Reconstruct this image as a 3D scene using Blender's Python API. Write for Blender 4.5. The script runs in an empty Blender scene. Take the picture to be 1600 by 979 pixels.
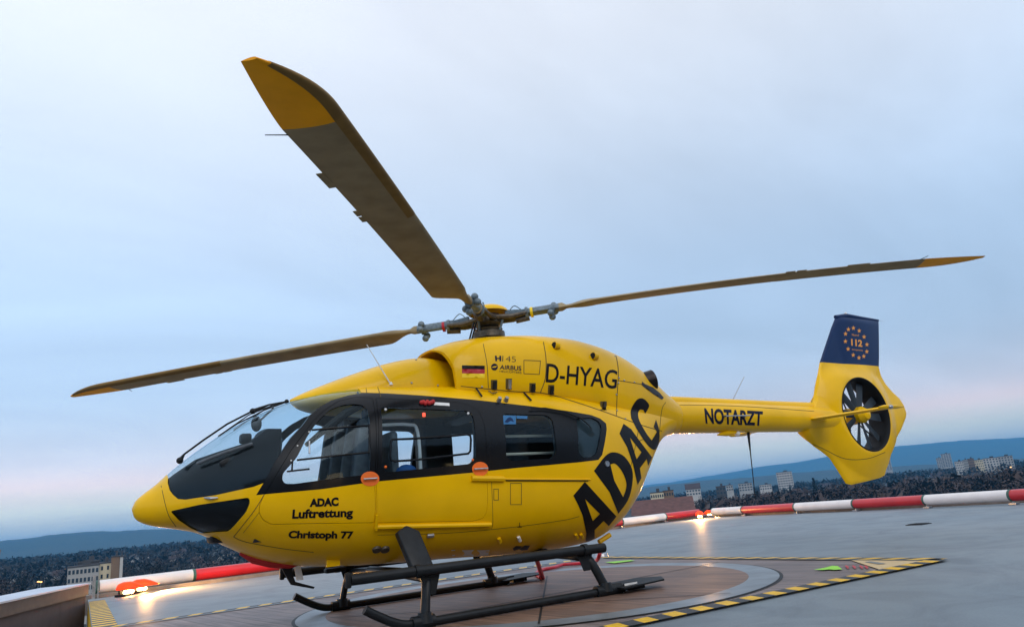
import bpy, bmesh, math, random
import numpy as np
from mathutils import Vector, Matrix
from mathutils.bvhtree import BVHTree
from mathutils.geometry import delaunay_2d_cdt
random.seed(7); rng = np.random.default_rng(7)
R = math.radians
scene = bpy.context.scene
COL = scene.collection
# ------------------------------------------------------------------ camera
CP = np.array([4.02206874, 7.17718474, 0.86876117])
FW = np.array([-0.50112859, -0.82321023, 0.266824])
RT = np.array([-0.86357636, 0.49558027, -0.0929304])
UP = np.array([0.05573145, 0.27699298, 0.95925434])
FPX = 1116.43
def make_camera():
    cd = bpy.data.cameras.new('camera'); co = bpy.data.objects.new('camera', cd); COL.objects.link(co)
    m = Matrix(((RT[0], UP[0], -FW[0], CP[0]), (RT[1], UP[1], -FW[1], CP[1]), (RT[2], UP[2], -FW[2], CP[2]), (0, 0, 0, 1)))
    co.matrix_world = m
    cd.sensor_width = 36; cd.lens = 36 * FPX / 1600; cd.clip_start = 0.05; cd.clip_end = 40000
    scene.camera = co
make_camera()
# ------------------------------------------------------------------ world, sun, exposure
scene.view_settings.view_transform = 'Standard'; scene.view_settings.look = 'None'
scene.view_settings.exposure = 0.0; scene.view_settings.gamma = 1.0
SUN_AZ, SUN_EL = R(84), R(34)            # soft light from behind the photographer
def make_world():
    w = bpy.data.worlds.new('World'); scene.world = w; w.use_nodes = True
    nt = w.node_tree; N, L = nt.nodes, nt.links; N.clear()
    out = N.new('ShaderNodeOutputWorld')
    sky = N.new('ShaderNodeTexSky'); sky.sky_type = 'NISHITA'; sky.sun_disc = False
    sky.sun_elevation = SUN_EL; sky.sun_rotation = math.pi / 2 - SUN_AZ
    b1 = N.new('ShaderNodeBackground'); b1.inputs[1].default_value = 0.025; L.new(sky.outputs[0], b1.inputs[0])
    tc = N.new('ShaderNodeTexCoord'); sx = N.new('ShaderNodeSeparateXYZ'); L.new(tc.outputs['Generated'], sx.inputs[0])
    def M(op, a, b=None, c=None, clamp=False):
        n = N.new('ShaderNodeMath'); n.operation = op; n.use_clamp = clamp
        for i, v in enumerate((a, b, c)):
            if v is None: continue
            if isinstance(v, (int, float)): n.inputs[i].default_value = v
            else: L.new(v, n.inputs[i])
        return n.outputs[0]
    z = sx.outputs[2]
    # cloud deck seen from below: noise over the plane x/z, y/z
    zz = M('ADD', M('MAXIMUM', z, 0.0), 0.16)
    cx = N.new('ShaderNodeCombineXYZ'); L.new(M('DIVIDE', sx.outputs[0], zz), cx.inputs[0]); L.new(M('DIVIDE', sx.outputs[1], zz), cx.inputs[1])
    mp = N.new('ShaderNodeMapping'); mp.inputs['Scale'].default_value = (0.55, 1.3, 1); mp.inputs['Rotation'].default_value = (0, 0, R(-40)); L.new(cx.outputs[0], mp.inputs[0])
    nz = N.new('ShaderNodeTexNoise'); nz.inputs['Scale'].default_value = 0.8; nz.inputs['Detail'].default_value = 8; nz.inputs['Roughness'].default_value = 0.55
    nz.inputs['Distortion'].default_value = 0.7; L.new(mp.outputs[0], nz.inputs['Vector'])
    cr = N.new('ShaderNodeValToRGB'); cr.color_ramp.interpolation = 'B_SPLINE'
    e = cr.color_ramp.elements
    # elevation (z) -> colour
    pts = [(0.0, (.16, .22, .32)), (0.06, (.30, .34, .46)), (0.08, (2.3, 1.35, .98)), (0.12, (1.35, .95, .84)), (0.165, (.62, .66, .77)), (0.24, (.46, .62, .82)), (0.40, (.53, .68, .88)), (0.62, (.85, .89, .96)), (1.0, (.83, .84, .89))]
    e[0].position = pts[0][0]; e[0].color = (*pts[0][1], 1); e[1].position = pts[-1][0]; e[1].color = (*pts[-1][1], 1)
    for p, c in pts[1:-1]:
        q = e.new(p); q.color = (*c, 1)
    L.new(M('ADD', M('MULTIPLY', z, 0.93), 0.07), cr.inputs[0])
    # brighter towards the left of the view and behind the photographer, deeper blue to the right
    az = M('ADD', M('MULTIPLY', sx.outputs[0], 0.94), M('MULTIPLY', sx.outputs[1], 0.05))
    side = M('MULTIPLY_ADD', az, 0.22, 1.08)
    back = M('MULTIPLY', M('MAXIMUM', sx.outputs[1], 0.0), 0.2)
    cl = M('MULTIPLY_ADD', nz.outputs[0], 0.70, 0.69)
    g = M('MULTIPLY', M('ADD', side, back), cl)
    mul = N.new('ShaderNodeVectorMath'); mul.operation = 'SCALE'; L.new(cr.outputs[0], mul.inputs[0]); L.new(g, mul.inputs['Scale'])
    b2 = N.new('ShaderNodeBackground'); b2.inputs[1].default_value = 1.0; L.new(mul.outputs[0], b2.inputs[0])
    ad = N.new('ShaderNodeAddShader'); L.new(b1.outputs[0], ad.inputs[0]); L.new(b2.outputs[0], ad.inputs[1]); L.new(ad.outputs[0], out.inputs[0])
make_world()
def make_sun():
    ld = bpy.data.lights.new('sun', 'SUN'); ld.energy = .95; ld.angle = R(35); ld.color = (1, .93, .86)
    o = bpy.data.objects.new('sun', ld); COL.objects.link(o)
    d = Vector((math.cos(SUN_EL) * math.cos(SUN_AZ), math.cos(SUN_EL) * math.sin(SUN_AZ), math.sin(SUN_EL)))
    o.rotation_euler = d.to_track_quat('Z', 'Y').to_euler()
make_sun()
# ------------------------------------------------------------------ measuring helpers (photo pixel -> point in the place)
def ray(x, y): return FW + RT * (x - 800) / FPX - UP * (y - 489.5) / FPX
def un(x, y, ax, v):
    d = ray(x, y); return CP + d * ((v - CP[ax]) / d[ax])
# ------------------------------------------------------------------ materials
def mat(name, col, rough=.5, metal=0, coat=0, noise=0, nscale=8, bump=0, spec=.5, col2=None, emis=None, estr=0):
    m = bpy.data.materials.new(name); m.use_nodes = True; nt = m.node_tree; N, L = nt.nodes, nt.links
    b = N['Principled BSDF']; b.inputs['Roughness'].default_value = rough; b.inputs['Metallic'].default_value = metal
    b.inputs['Coat Weight'].default_value = coat; b.inputs['Coat Roughness'].default_value = .06; b.inputs['Specular IOR Level'].default_value = spec
    b.inputs['Base Color'].default_value = (*col, 1)
    tc = N.new('ShaderNodeTexCoord'); nz = N.new('ShaderNodeTexNoise'); nz.inputs['Scale'].default_value = nscale; nz.inputs['Detail'].default_value = 6
    L.new(tc.outputs['Object'], nz.inputs['Vector'])
    mx = N.new('ShaderNodeMix'); mx.data_type = 'RGBA'
    c2 = col2 or tuple(c * (1 - noise) for c in col)
    rp = N.new('ShaderNodeMapRange'); rp.inputs[1].default_value = .35; rp.inputs[2].default_value = .68; L.new(nz.outputs[0], rp.inputs[0])
    mx.inputs['A'].default_value = (*col, 1); mx.inputs['B'].default_value = (*c2, 1); L.new(rp.outputs[0], mx.inputs['Factor'])
    if noise or col2: L.new(mx.outputs['Result'], b.inputs['Base Color'])
    if bump:
        bp = N.new('ShaderNodeBump'); bp.inputs['Strength'].default_value = bump; bp.inputs['Distance'].default_value = .01
        L.new(nz.outputs[0], bp.inputs['Height']); L.new(bp.outputs[0], b.inputs['Normal'])
    if emis:
        b.inputs['Emission Color'].default_value = (*emis, 1); b.inputs['Emission Strength'].default_value = estr
    return m
M = {}
YEL = (.86, .49, .0)
M['yellow'] = mat('yellow_paint', YEL, .30, coat=.16, spec=.16, noise=.12, nscale=2.2, bump=.12)
M['black'] = mat('black_paint', (.006, .008, .011), .25, coat=.04, spec=.2, noise=.3, nscale=3)
M['letter'] = mat('black_lettering', (.007, .007, .009), .35, spec=.15)
M['navy'] = mat('navy_lettering', (.007, .009, .028), .4, spec=.15)
M['blue'] = mat('blue_fin_paint', (.001, .020, .085), .35, spec=.2, noise=.1)
M['orange_txt'] = mat('orange_star_paint', (.75, .30, .04), .5)
M['orange'] = mat('orange_disc', (.90, .16, .01), .5)
M['skid'] = mat('dark_skid_paint', (.010, .013, .016), .42, spec=.28, noise=.4, nscale=12, bump=.1)
M['dash'] = mat('dash_black', (.0035, .005, .007), .6, spec=.15, noise=.5, nscale=6)
M['rubber'] = mat('rubber', (.008, .009, .011), .6, spec=.15)
M['metal'] = mat('bare_metal', (.45, .46, .48), .35, metal=.9, noise=.3, nscale=20)
M['hub'] = mat('hub_metal', (.12, .10, .075), .45, metal=.5, noise=.5, nscale=25)
M['hubgrey'] = mat('hub_grey', (.16, .21, .24), .45, metal=.2, noise=.4, nscale=25)
M['blade'] = mat('blade_grey_olive', (.33, .26, .155), .6, spec=.1, noise=.25, nscale=5)
M['blade_boot'] = mat('blade_boot', (.22, .13, .04), .55, spec=.15, noise=.2, nscale=9)
M['blade_tip'] = mat('blade_tip_yellow', (.98, .40, .01), .5, spec=.15, noise=.12, nscale=6)
M['interior'] = mat('cabin_lining', (.012, .024, .030), .7, noise=.3, nscale=5)
M['seat'] = mat('seat_grey', (.10, .12, .14), .8, noise=.35, nscale=14)
M['panel'] = mat('panel_black', (.009, .011, .013), .55, spec=.25)
M['cream'] = mat('cream_rail', (.75, .70, .58), .5)
M['white'] = mat('white_plastic', (.78, .78, .76), .45, noise=.1)
M['red'] = mat('red_cover', (.55, .02, .02), .6, noise=.2)
M['blueitem'] = mat('blue_cloth', (.01, .09, .30), .7, noise=.3)
M['sticker'] = mat('blue_sticker', (.008, .13, .32), .5)
M['red_flag'] = mat('flag_red', (.42, .008, .02), .4)
M['gold'] = mat('flag_gold', (.90, .62, .002), .4)
M['seam'] = mat('seam_shadow_gap', (.10, .06, .005), .7)
M['fan'] = mat('fan_blade_grey', (.030, .042, .055), .4, spec=.25, noise=.3)
M['soot'] = mat('exhaust_metal', (.04, .035, .035), .35, metal=.8, noise=.5, nscale=10)
M['lampglass'] = mat('landing_light', (.6, .6, .6), .1, metal=.6)
def glass_mat():
    m = bpy.data.materials.new('tinted_glazing'); m.use_nodes = True; nt = m.node_tree; N, L = nt.nodes, nt.links; N.clear()
    o = N.new('ShaderNodeOutputMaterial'); t = N.new('ShaderNodeBsdfTransparent'); t.inputs[0].default_value = (.74, .86, .92, 1)
    g = N.new('ShaderNodeBsdfGlossy'); g.inputs['Roughness'].default_value = .02; g.inputs[0].default_value = (.7, .88, 1, 1)
    f = N.new('ShaderNodeFresnel'); ge = N.new('ShaderNodeNewGeometry'); mr = N.new('ShaderNodeMapRange'); mr.inputs[3].default_value = 1.33; mr.inputs[4].default_value = 1 / 1.33; L.new(ge.outputs['Backfacing'], mr.inputs[0]); L.new(mr.outputs[0], f.inputs[0])
    nz = N.new('ShaderNodeTexNoise'); nz.inputs['Scale'].default_value = 1.4; tc = N.new('ShaderNodeTexCoord'); L.new(tc.outputs['Object'], nz.inputs['Vector'])
    bp = N.new('ShaderNodeBump'); bp.inputs['Strength'].default_value = .08; bp.inputs['Distance'].default_value = .05; L.new(nz.outputs[0], bp.inputs['Height']); L.new(bp.outputs[0], g.inputs['Normal'])
    mx = N.new('ShaderNodeMixShader'); L.new(f.outputs[0], mx.inputs[0]); L.new(t.outputs[0], mx.inputs[1]); L.new(g.outputs[0], mx.inputs[2]); L.new(mx.outputs[0], o.inputs[0])
    return m
M['glass'] = glass_mat()
# ------------------------------------------------------------------ object helpers
def link(name, me, m=None, parent=None):
    o = bpy.data.objects.new(name, me); COL.objects.link(o)
    if m is not None:
        for k in (m if isinstance(m, (list, tuple)) else [m]): me.materials.append(k)
    if parent is not None: o.parent = parent
    return o
def from_bm(name, bm, m, parent=None, smooth=False, angle=None):
    me = bpy.data.meshes.new(name); bm.to_mesh(me); bm.free()
    o = link(name, me, m, parent)
    if smooth or angle: me.shade_smooth()
    if angle: me.set_sharp_from_angle(angle=R(angle))
    return o
def from_py(name, vs, fs, m, parent=None, smooth=False, angle=None):
    me = bpy.data.meshes.new(name); me.from_pydata([tuple(v) for v in vs], [], [tuple(f) for f in fs]); me.update()
    o = link(name, me, m, parent)
    if smooth or angle: me.shade_smooth()
    if angle: me.set_sharp_from_angle(angle=R(angle))
    return o
def thing(name, label, cat, loc=(0, 0, 0), group=None, rz=0):
    o = bpy.data.objects.new(name, None); COL.objects.link(o); o.location = loc; o.rotation_euler = (0, 0, rz); o.empty_display_size = .3
    o['label'] = label; o['category'] = cat
    if group: o['group'] = group
    return o
def tag(o, label=None, cat=None, group=None, kind=None):
    if label: o['label'] = label
    if cat: o['category'] = cat
    if group: o['group'] = group
    if kind: o['kind'] = kind
    return o
def copy_tree(o, parent=None):
    c = o.copy(); COL.objects.link(c)
    if parent is not None: c.parent = parent
    for ch in [k for k in list(bpy.data.objects) if k.parent == o]: copy_tree(ch, c)
    return c
def bx(bm, c, s, rot=None, bev=0, mi=0):
    r = bmesh.ops.create_cube(bm, size=1); vs = r['verts']
    bmesh.ops.scale(bm, vec=s, verts=vs)
    if bev:
        es = list({e for v in vs for e in v.link_edges}); g = bmesh.ops.bevel(bm, geom=es, offset=bev, segments=2, affect='EDGES', profile=.5)
        vs = list({v for f in g['faces'] for v in f.verts} | {v for v in vs if v.is_valid})
    if rot is not None: bmesh.ops.rotate(bm, cent=(0, 0, 0), matrix=rot, verts=vs)
    bmesh.ops.translate(bm, vec=c, verts=vs)
    for f in {f for v in vs for f in v.link_faces}: f.material_index = mi
    return vs
def sph(bm, c, r, s=(1, 1, 1), seg=14, rot=None):
    v = bmesh.ops.create_uvsphere(bm, u_segments=seg, v_segments=max(6, seg // 2), radius=r)['verts']
    bmesh.ops.scale(bm, vec=s, verts=v)
    if rot is not None: bmesh.ops.rotate(bm, cent=(0, 0, 0), matrix=rot, verts=v)
    bmesh.ops.translate(bm, vec=c, verts=v)
def cyl(bm, a, b, r1, r2=None, seg=16, caps=True):
    a, b = Vector(a), Vector(b); d = b - a
    v = bmesh.ops.create_cone(bm, cap_ends=caps, segments=seg, radius1=r1, radius2=r1 if r2 is None else r2, depth=d.length)['verts']
    bmesh.ops.rotate(bm, cent=(0, 0, 0), matrix=d.to_track_quat('Z', 'Y').to_matrix(), verts=v)
    bmesh.ops.translate(bm, vec=(a + b) / 2, verts=v); return v
def tube(bm, pts, r, seg=12, caps=True, scale=(1, 1)):
    pts = [Vector(p) for p in pts]; n = len(pts); rs = r if isinstance(r, (list, tuple)) else [r] * n; rings = []
    T0 = (pts[1] - pts[0]).normalized(); nrm = T0.orthogonal().normalized()
    for i, p in enumerate(pts):
        t = ((pts[min(i + 1, n - 1)] - p).normalized() + (p - pts[max(i - 1, 0)]).normalized())
        t = t.normalized() if t.length > 1e-6 else T0
        nrm = (nrm - t * nrm.dot(t)).normalized(); bn = t.cross(nrm)
        rings.append([bm.verts.new(p + (nrm * math.cos(2 * math.pi * k / seg) * scale[0] + bn * math.sin(2 * math.pi * k / seg) * scale[1]) * rs[i]) for k in range(seg)])
    for i in range(n - 1):
        for k in range(seg): bm.faces.new((rings[i][k], rings[i][(k + 1) % seg], rings[i + 1][(k + 1) % seg], rings[i + 1][k]))
    if caps: bm.faces.new(rings[0][::-1]); bm.faces.new(rings[-1])
def smooth_path(pts, n=6):
    pts = [np.array(p, float) for p in pts]; out = []
    P = [2 * pts[0] - pts[1]] + pts + [2 * pts[-1] - pts[-2]]
    for i in range(1, len(P) - 2):
        for k in range(n):
            t = k / n; a, b, c, d = P[i - 1], P[i], P[i + 1], P[i + 2]
            out.append(.5 * ((2 * b) + (c - a) * t + (2 * a - 5 * b + 4 * c - d) * t * t + (3 * b - a - 3 * c + d) * t ** 3))
    out.append(pts[-1]); return out
def mk(name, m, parent=None, smooth=True, angle=35):
    """context: builds one mesh from calls on a bmesh"""
    class B:
        def __enter__(s): s.bm = bmesh.new(); return s.bm
        def __exit__(s, *a):
            if a[0] is None: s.o = from_bm(name, s.bm, m, parent, smooth, angle)
    return B()
# ------------------------------------------------------------------ lofts
def pchip(x, xs, ys):
    h = np.diff(xs); d = np.diff(ys) / h; m = np.zeros_like(ys)
    for i in range(1, len(xs) - 1):
        if d[i - 1] * d[i] > 0:
            w1 = 2 * h[i] + h[i - 1]; w2 = h[i] + 2 * h[i - 1]; m[i] = (w1 + w2) / (w1 / d[i - 1] + w2 / d[i])
    m[0] = d[0]; m[-1] = d[-1]
    i = np.clip(np.searchsorted(xs, x) - 1, 0, len(xs) - 2); t = (x - xs[i]) / h[i]
    return ys[i] * (1 + 2 * t) * (1 - t) ** 2 + m[i] * h[i] * t * (1 - t) ** 2 + ys[i + 1] * t * t * (3 - 2 * t) + m[i + 1] * h[i] * t * t * (t - 1)
def loft(ST, xs, m=96, inset=0.0):
    A = np.array(ST)[::-1]
    st = np.array([xs] + [pchip(xs, A[:, 0], A[:, k]) for k in range(1, 7)]).T
    V, F = [], []
    th = np.linspace(0, 2 * np.pi, m, endpoint=False); c, s = np.cos(th), np.sin(th)
    for x, w, zc, zt, zb, nu, nl in st:
        w = max(w - inset, .004); zt = max(zt - inset, zc + .004); zb = min(zb + inset, zc - .004)
        n = np.where(s >= 0, nu, nl)
        y = w * np.sign(c) * abs(c) ** (2 / n); z = zc + np.where(s >= 0, zt - zc, zc - zb) * np.sign(s) * abs(s) ** (2 / n)
        V.append(np.stack([np.full(m, x), y, z], 1))
    k = len(st); V = np.concatenate(V)
    for i in range(k - 1):
        for j in range(m):
            a, b = i * m + j, i * m + (j + 1) % m
            F.append((a, a + m, b + m, b))
    F.append(tuple(range(m))); F.append(tuple(range((k - 1) * m, k * m))[::-1])
    F = [f[::-1] for f in F]
    me = bpy.data.meshes.new('loft'); me.from_pydata([tuple(v) for v in V], [], F); me.update()
    bm = bmesh.new(); bm.from_mesh(me); bmesh.ops.recalc_face_normals(bm, faces=bm.faces); bm.to_mesh(me); bm.free()
    return me
def xs_range(a, b, n, nose=None):
    if nose is None: return np.linspace(a, b, n)
    k = int(n * .8)
    return np.concatenate([np.linspace(a, nose, k)[:-1], b - (np.linspace(math.sqrt(b - nose), 0, n - k)) ** 2])
def bvh_of(me):
    return BVHTree.FromPolygons([v.co.copy() for v in me.vertices], [tuple(p.vertices) for p in me.polygons])
def prism(poly, y0=-2.5, y1=2.5):
    """solid from an (x,z) outline, running across the aircraft"""
    a = sum(poly[i][0] * poly[(i + 1) % len(poly)][1] - poly[(i + 1) % len(poly)][0] * poly[i][1] for i in range(len(poly)))
    if a < 0: poly = poly[::-1]
    n = len(poly); V = [(p[0], y0, p[1]) for p in poly] + [(p[0], y1, p[1]) for p in poly]
    F = [tuple(range(n)), tuple(range(n, 2 * n))[::-1]] + [(i, i + n, (i + 1) % n + n, (i + 1) % n) for i in range(n)]
    me = bpy.data.meshes.new('p'); me.from_pydata(V, [], F); me.update()
    bm = bmesh.new(); bm.from_mesh(me); bmesh.ops.recalc_face_normals(bm, faces=bm.faces); bmesh.ops.triangulate(bm, faces=[f for f in bm.faces if len(f.verts) > 4]); bm.to_mesh(me); bm.free()
    return me
def boolean(me, cut, op):
    oa = bpy.data.objects.new('a', me); ob = bpy.data.objects.new('b', cut); COL.objects.link(oa); COL.objects.link(ob)
    md = oa.modifiers.new('b', 'BOOLEAN'); md.object = ob; md.operation = op; md.solver = 'EXACT'
    bpy.context.view_layer.update(); dg = bpy.context.evaluated_depsgraph_get()
    r = bpy.data.meshes.new_from_object(oa.evaluated_get(dg))
    bpy.data.objects.remove(oa); bpy.data.objects.remove(ob)
    return r
def expand(poly, d):
    n = len(poly); a = sum(poly[i][0] * poly[(i + 1) % n][1] - poly[(i + 1) % n][0] * poly[i][1] for i in range(n)); sg = 1 if a > 0 else -1; out = []
    for i in range(n):
        p0, p1, p2 = (np.array(poly[j % n]) for j in (i - 1, i, i + 1))
        e1 = (p1 - p0) / max(np.linalg.norm(p1 - p0), 1e-9); e2 = (p2 - p1) / max(np.linalg.norm(p2 - p1), 1e-9)
        n1 = np.array([e1[1], -e1[0]]) * sg; n2 = np.array([e2[1], -e2[0]]) * sg; b = n1 + n2; b /= max(b @ b, .8) / 2 if b @ b > 0 else 1
        out.append(tuple(p1 + b * d))
    return out
def fix_normals(o, refs, tol=.004):
    """shade cut pieces with the normals of the smooth body they were cut from"""
    me = o.data; me.shade_smooth(); out = []
    for p in me.polygons:
        hit = None
        for bv, vn, polys in refs:
            loc, nn, idx, d = bv.find_nearest(p.center)
            if loc is not None and d < tol and abs(nn.dot(p.normal)) > .9: hit = (bv, vn, polys); break
        for vi in p.vertices:
            if hit is None: out.append(p.normal.copy()); continue
            bv, vn, polys = hit; loc, nn, idx, d = bv.find_nearest(me.vertices[vi].co)
            vs = polys[idx]
            if len(vs) > 6: out.append(p.normal.copy()); continue
            tot = Vector((0, 0, 0))
            for w in vs:
                co, nw = vn[w]; tot += nw / (max((co - loc).length, 1e-4))
            tot.normalize(); out.append(tot if tot.dot(p.normal) > 0 else -tot)
    me.normals_split_custom_set([tuple(v) for v in out])
def ref_of(me):
    return (bvh_of(me), [(v.co.copy(), v.normal.copy()) for v in me.vertices], [tuple(p.vertices) for p in me.polygons])
# ------------------------------------------------------------------ aircraft body stations: x, half width, zc, ztop, zbottom, nu, nl
ST = [(3.670,.010,1.20,1.21,1.19,2.0,2.0),(3.650,.060,1.20,1.26,1.13,2.0,2.0),(3.590,.115,1.20,1.32,1.08,2.0,2.0),(3.500,.170,1.20,1.39,1.045,2.0,2.0),
(3.350,.290,1.20,1.535,1.01,2.1,2.1),(3.150,.440,1.20,1.695,.955,2.1,2.1),(2.900,.590,1.20,1.865,.815,2.2,2.1),(2.600,.720,1.20,2.02,.665,2.3,2.2),
(2.250,.810,1.22,2.145,.575,2.5,2.3),(1.900,.850,1.24,2.21,.53,2.7,2.4),(1.500,.860,1.25,2.25,.505,2.8,2.5),(0.800,.860,1.25,2.25,.475,2.8,2.5),
(0.000,.855,1.25,2.23,.44,2.8,2.5),(-.500,.840,1.27,2.20,.43,2.7,2.4),(-.900,.800,1.30,2.16,.45,2.6,2.4),(-1.300,.715,1.38,2.12,.575,2.5,2.3),
(-1.600,.620,1.50,2.10,.79,2.4,2.2),(-1.800,.540,1.60,2.09,1.02,2.3,2.1),(-2.000,.450,1.69,2.09,1.28,2.2,2.1),(-2.200,.360,1.77,2.09,1.48,2.1,2.0),
(-2.400,.285,1.83,2.09,1.61,2.1,2.0),(-2.620,.230,1.88,2.09,1.68,2.0,2.0)]
XS = xs_range(-2.62, 3.67, 150, 3.3)
outer = loft(ST, XS); RO = ref_of(outer)
# engine cowling and front gearbox fairing
CW = [(.86,.40,2.30,2.665,1.95,2.6,2.6),(.80,.50,2.30,2.69,1.90,2.8,2.6),(.55,.575,2.30,2.765,1.90,3.0,2.6),(.10,.61,2.30,2.83,1.90,3.0,2.6),(-.45,.615,2.29,2.865,1.88,2.9,2.6),(-.90,.60,2.27,2.855,1.80,2.7,2.6),
(-1.30,.575,2.22,2.80,1.70,2.5,2.5),(-1.65,.53,2.15,2.71,1.62,2.3,2.4),(-2.00,.45,2.08,2.55,1.60,2.2,2.2),(-2.25,.37,2.02,2.39,1.62,2.1,2.1),(-2.45,.30,1.96,2.25,1.64,2.0,2.0),(-2.66,.235,1.89,2.115,1.665,2.0,2.0)]
FF = [(2.32,.02,2.13,2.15,2.11,2.0,2.0),(2.22,.16,2.12,2.20,2.05,2.1,2.0),(2.0,.29,2.12,2.29,2.0,2.2,2.0),(1.7,.39,2.12,2.40,1.98,2.3,2.0),(1.35,.455,2.12,2.51,1.95,2.5,2.0),(1.1,.455,2.12,2.565,1.95,2.6,2.2),(.92,.41,2.12,2.585,1.95,2.6,2.2),(.72,.34,2.12,2.57,1.95,2.5,2.2),(.40,.26,2.12,2.52,1.95,2.4,2.2)]
cowl_me = loft(CW, xs_range(-2.66, .86, 90)); ff_me = loft(FF, xs_range(.40, 2.32, 50))
RC = ref_of(cowl_me); RF = ref_of(ff_me)
SURF = [RO[0], RC[0], RF[0]]
def hit(px, py, surf=None):
    d = Vector(ray(px, py)).normalized(); o = Vector(CP); best = None
    for b in (surf or SURF):
        r = b.ray_cast(o, d)
        if r[0] is not None and (best is None or r[3] < best[2]): best = (r[0], r[1], r[3])
    if best is None:   # just outside the silhouette: nearest point of the surface
        bd = None
        for b in (surf or SURF):
            for t in np.linspace(6, 15, 60):
                q = b.find_nearest(o + d * t)
                if q[0] is not None and (bd is None or q[3] < bd): bd = q[3]; best = (q[0], q[1], t)
    n = best[1]
    if n.dot(d) > 0: n = -n
    return best[0], n
def xz(pts, surf=None):
    out = []
    for p in pts:
        if len(p) == 3: out.append((p[0], p[1])); continue
        c, n = hit(p[0], p[1], surf or [RO[0]]); out.append((c.x, c.z))
    return out
def rnd(poly, r=.03, n=4):
    """round the corners of an (x,z) outline"""
    out = []; k = len(poly)
    for i in range(k):
        a, b, c = (np.array(poly[j % k]) for j in (i - 1, i, i + 1)); l1 = np.linalg.norm(a - b); l2 = np.linalg.norm(c - b); d = min(r, l1 * .45, l2 * .45)
        p = b + (a - b) / l1 * d; q = b + (c - b) / l2 * d
        for t in np.linspace(0, 1, n): out.append(tuple((1 - t) ** 2 * p + 2 * t * (1 - t) * b + t * t * q))
    return out
def dens(pts, n=5): # smooth through pixel points
    return [tuple(q) for q in smooth_path(pts, n)]
# outlines read off the photograph, as (pixel x, pixel y) on the near side; (x, z, 0) = metres
arch_out = [(400,773),(411,755),(429,720),(455,681),(471.6,663.7),(485,646),(499,633.7),(518,623),(545,615)]
P_band = xz([(565,613),(586,613.5),(654,617),(740,624),(828,634),(883,641),(924,648),(938,653.5),(947,661),(948,669.5),(941,710),(935,718),(907,721.5),(803,731),(737,738),(586,752),(500,764)] + arch_out)
P_ws = xz([(565,614),(545,617),(518,625),(499,635.7),(485,648),(471,666),(455,683),(429,722),(412,754),(396,760),(337,773),(290,780),(278,779),(270,772),(265,765),(262,754),(262.5,746)]) + [(3.42,1.62),(3.3,1.9),(2.6,2.6),(1.63,2.6)]
P_ws = [p for p in P_ws]
P_chin = rnd(xz([(266,798),(311,788),(389,776.5),(391,784),(385,799),(358,829.5),(331,831),(317,833),(297,824),(279,812)]), .02)
P_fwin = rnd(xz([(441,749),(442,739),(464,714),(479,683),(489,668),(499,655),(515,640),(534,632.5),(552,630.4),(569,633),(575.5,642),(578,664),(578,737),(571,741),(521,747),(459,755.5),(445,755)]), .03)
P_fdoor = rnd(xz([(581,621),(553,620.5),(528,627),(507,640.5),(489,658),(471.6,681),(455,703),(436,735),(413.4,772),(406,788),(405,800),(411,811),(424,818),(585,815.5),(585,755)]), .02)
P_sdoor = rnd(xz([(587,622),(654,626),(712,628),(731.7,631.7),(747,641),(756,661),(760,699),(761,754),(760,800),(754,809),(740,813),(588,815.7),(588,752)]), .02)
P_swin = rnd(xz([(595,636),(728,641),(738,646),(741,656),(743,716),(736,724),(609,737),(600,735),(596,726)]), .035)
P_w2 = rnd(xz([(785.5,646),(854,648),(863,655),(870,706),(864,715.5),(799,719.5),(791,713.4)]), .04)
P_w3 = rnd(xz([(900,653),(925,652),(936,658),(940,667),(933,706),(926,713),(911,714.5),(904,706)]), .03)
# ------------------------------------------------------------------ helicopter
HELI = thing('helicopter', 'yellow rescue helicopter with black window band and four drooping rotor blades on the roof pad', 'helicopter')
inner = loft(ST, xs_range(-1.55, 3.42, 110, 3.2), 96, .026)
shell = boolean(outer, inner, 'DIFFERENCE')
lin_o = loft(ST, xs_range(-1.5, 3.36, 90, 3.1), 72, .030); lin_i = loft(ST, xs_range(-1.4, 3.26, 80, 3.1), 72, .05)
liner = boolean(lin_o, lin_i, 'DIFFERENCE')
gl_o = loft(ST, XS, 96, .008); gl_i = loft(ST, XS, 96, .013)
glass = boolean(gl_o, gl_i, 'DIFFERENCE')
RG = ref_of(gl_o)
def piece(name, base, inc, exc, m, parent, side=None, refs=None):
    me = base.copy()
    for p in inc:
        me = boolean(me, prism(p, *( (0, 2.5) if side == 1 else (-2.5, 0) if side == -1 else (-2.5, 2.5))), 'INTERSECT')
    for p in exc: me = boolean(me, prism(p), 'DIFFERENCE')
    if len(me.polygons) == 0: print('EMPTY piece', name)
    o = link(name, me, None, parent); me.materials.clear(); me.materials.append(m)
    if base is glass:      # a pane is one clean sheet: drop the inner face
        bm = bmesh.new(); bm.from_mesh(o.data); dead = [f for f in bm.faces if (lambda q: q[3] > .0015 or abs(q[1].dot(f.normal)) < .8)(RG[0].find_nearest(f.calc_center_median()))]
        bmesh.ops.delete(bm, geom=dead, context='FACES'); bm.to_mesh(o.data); bm.free()
    fix_normals(o, refs or [RO]); return o
g = .0035
body = piece('fuselage', shell, [], [P_ws, P_chin, P_band, expand(P_fdoor, g), expand(P_sdoor, g)], M['yellow'], HELI)
piece('window_band', shell, [P_band], [P_ws, expand(P_fdoor, g), expand(P_sdoor, g), P_w2, P_w3], M['black'], HELI)
fd = {}
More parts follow.
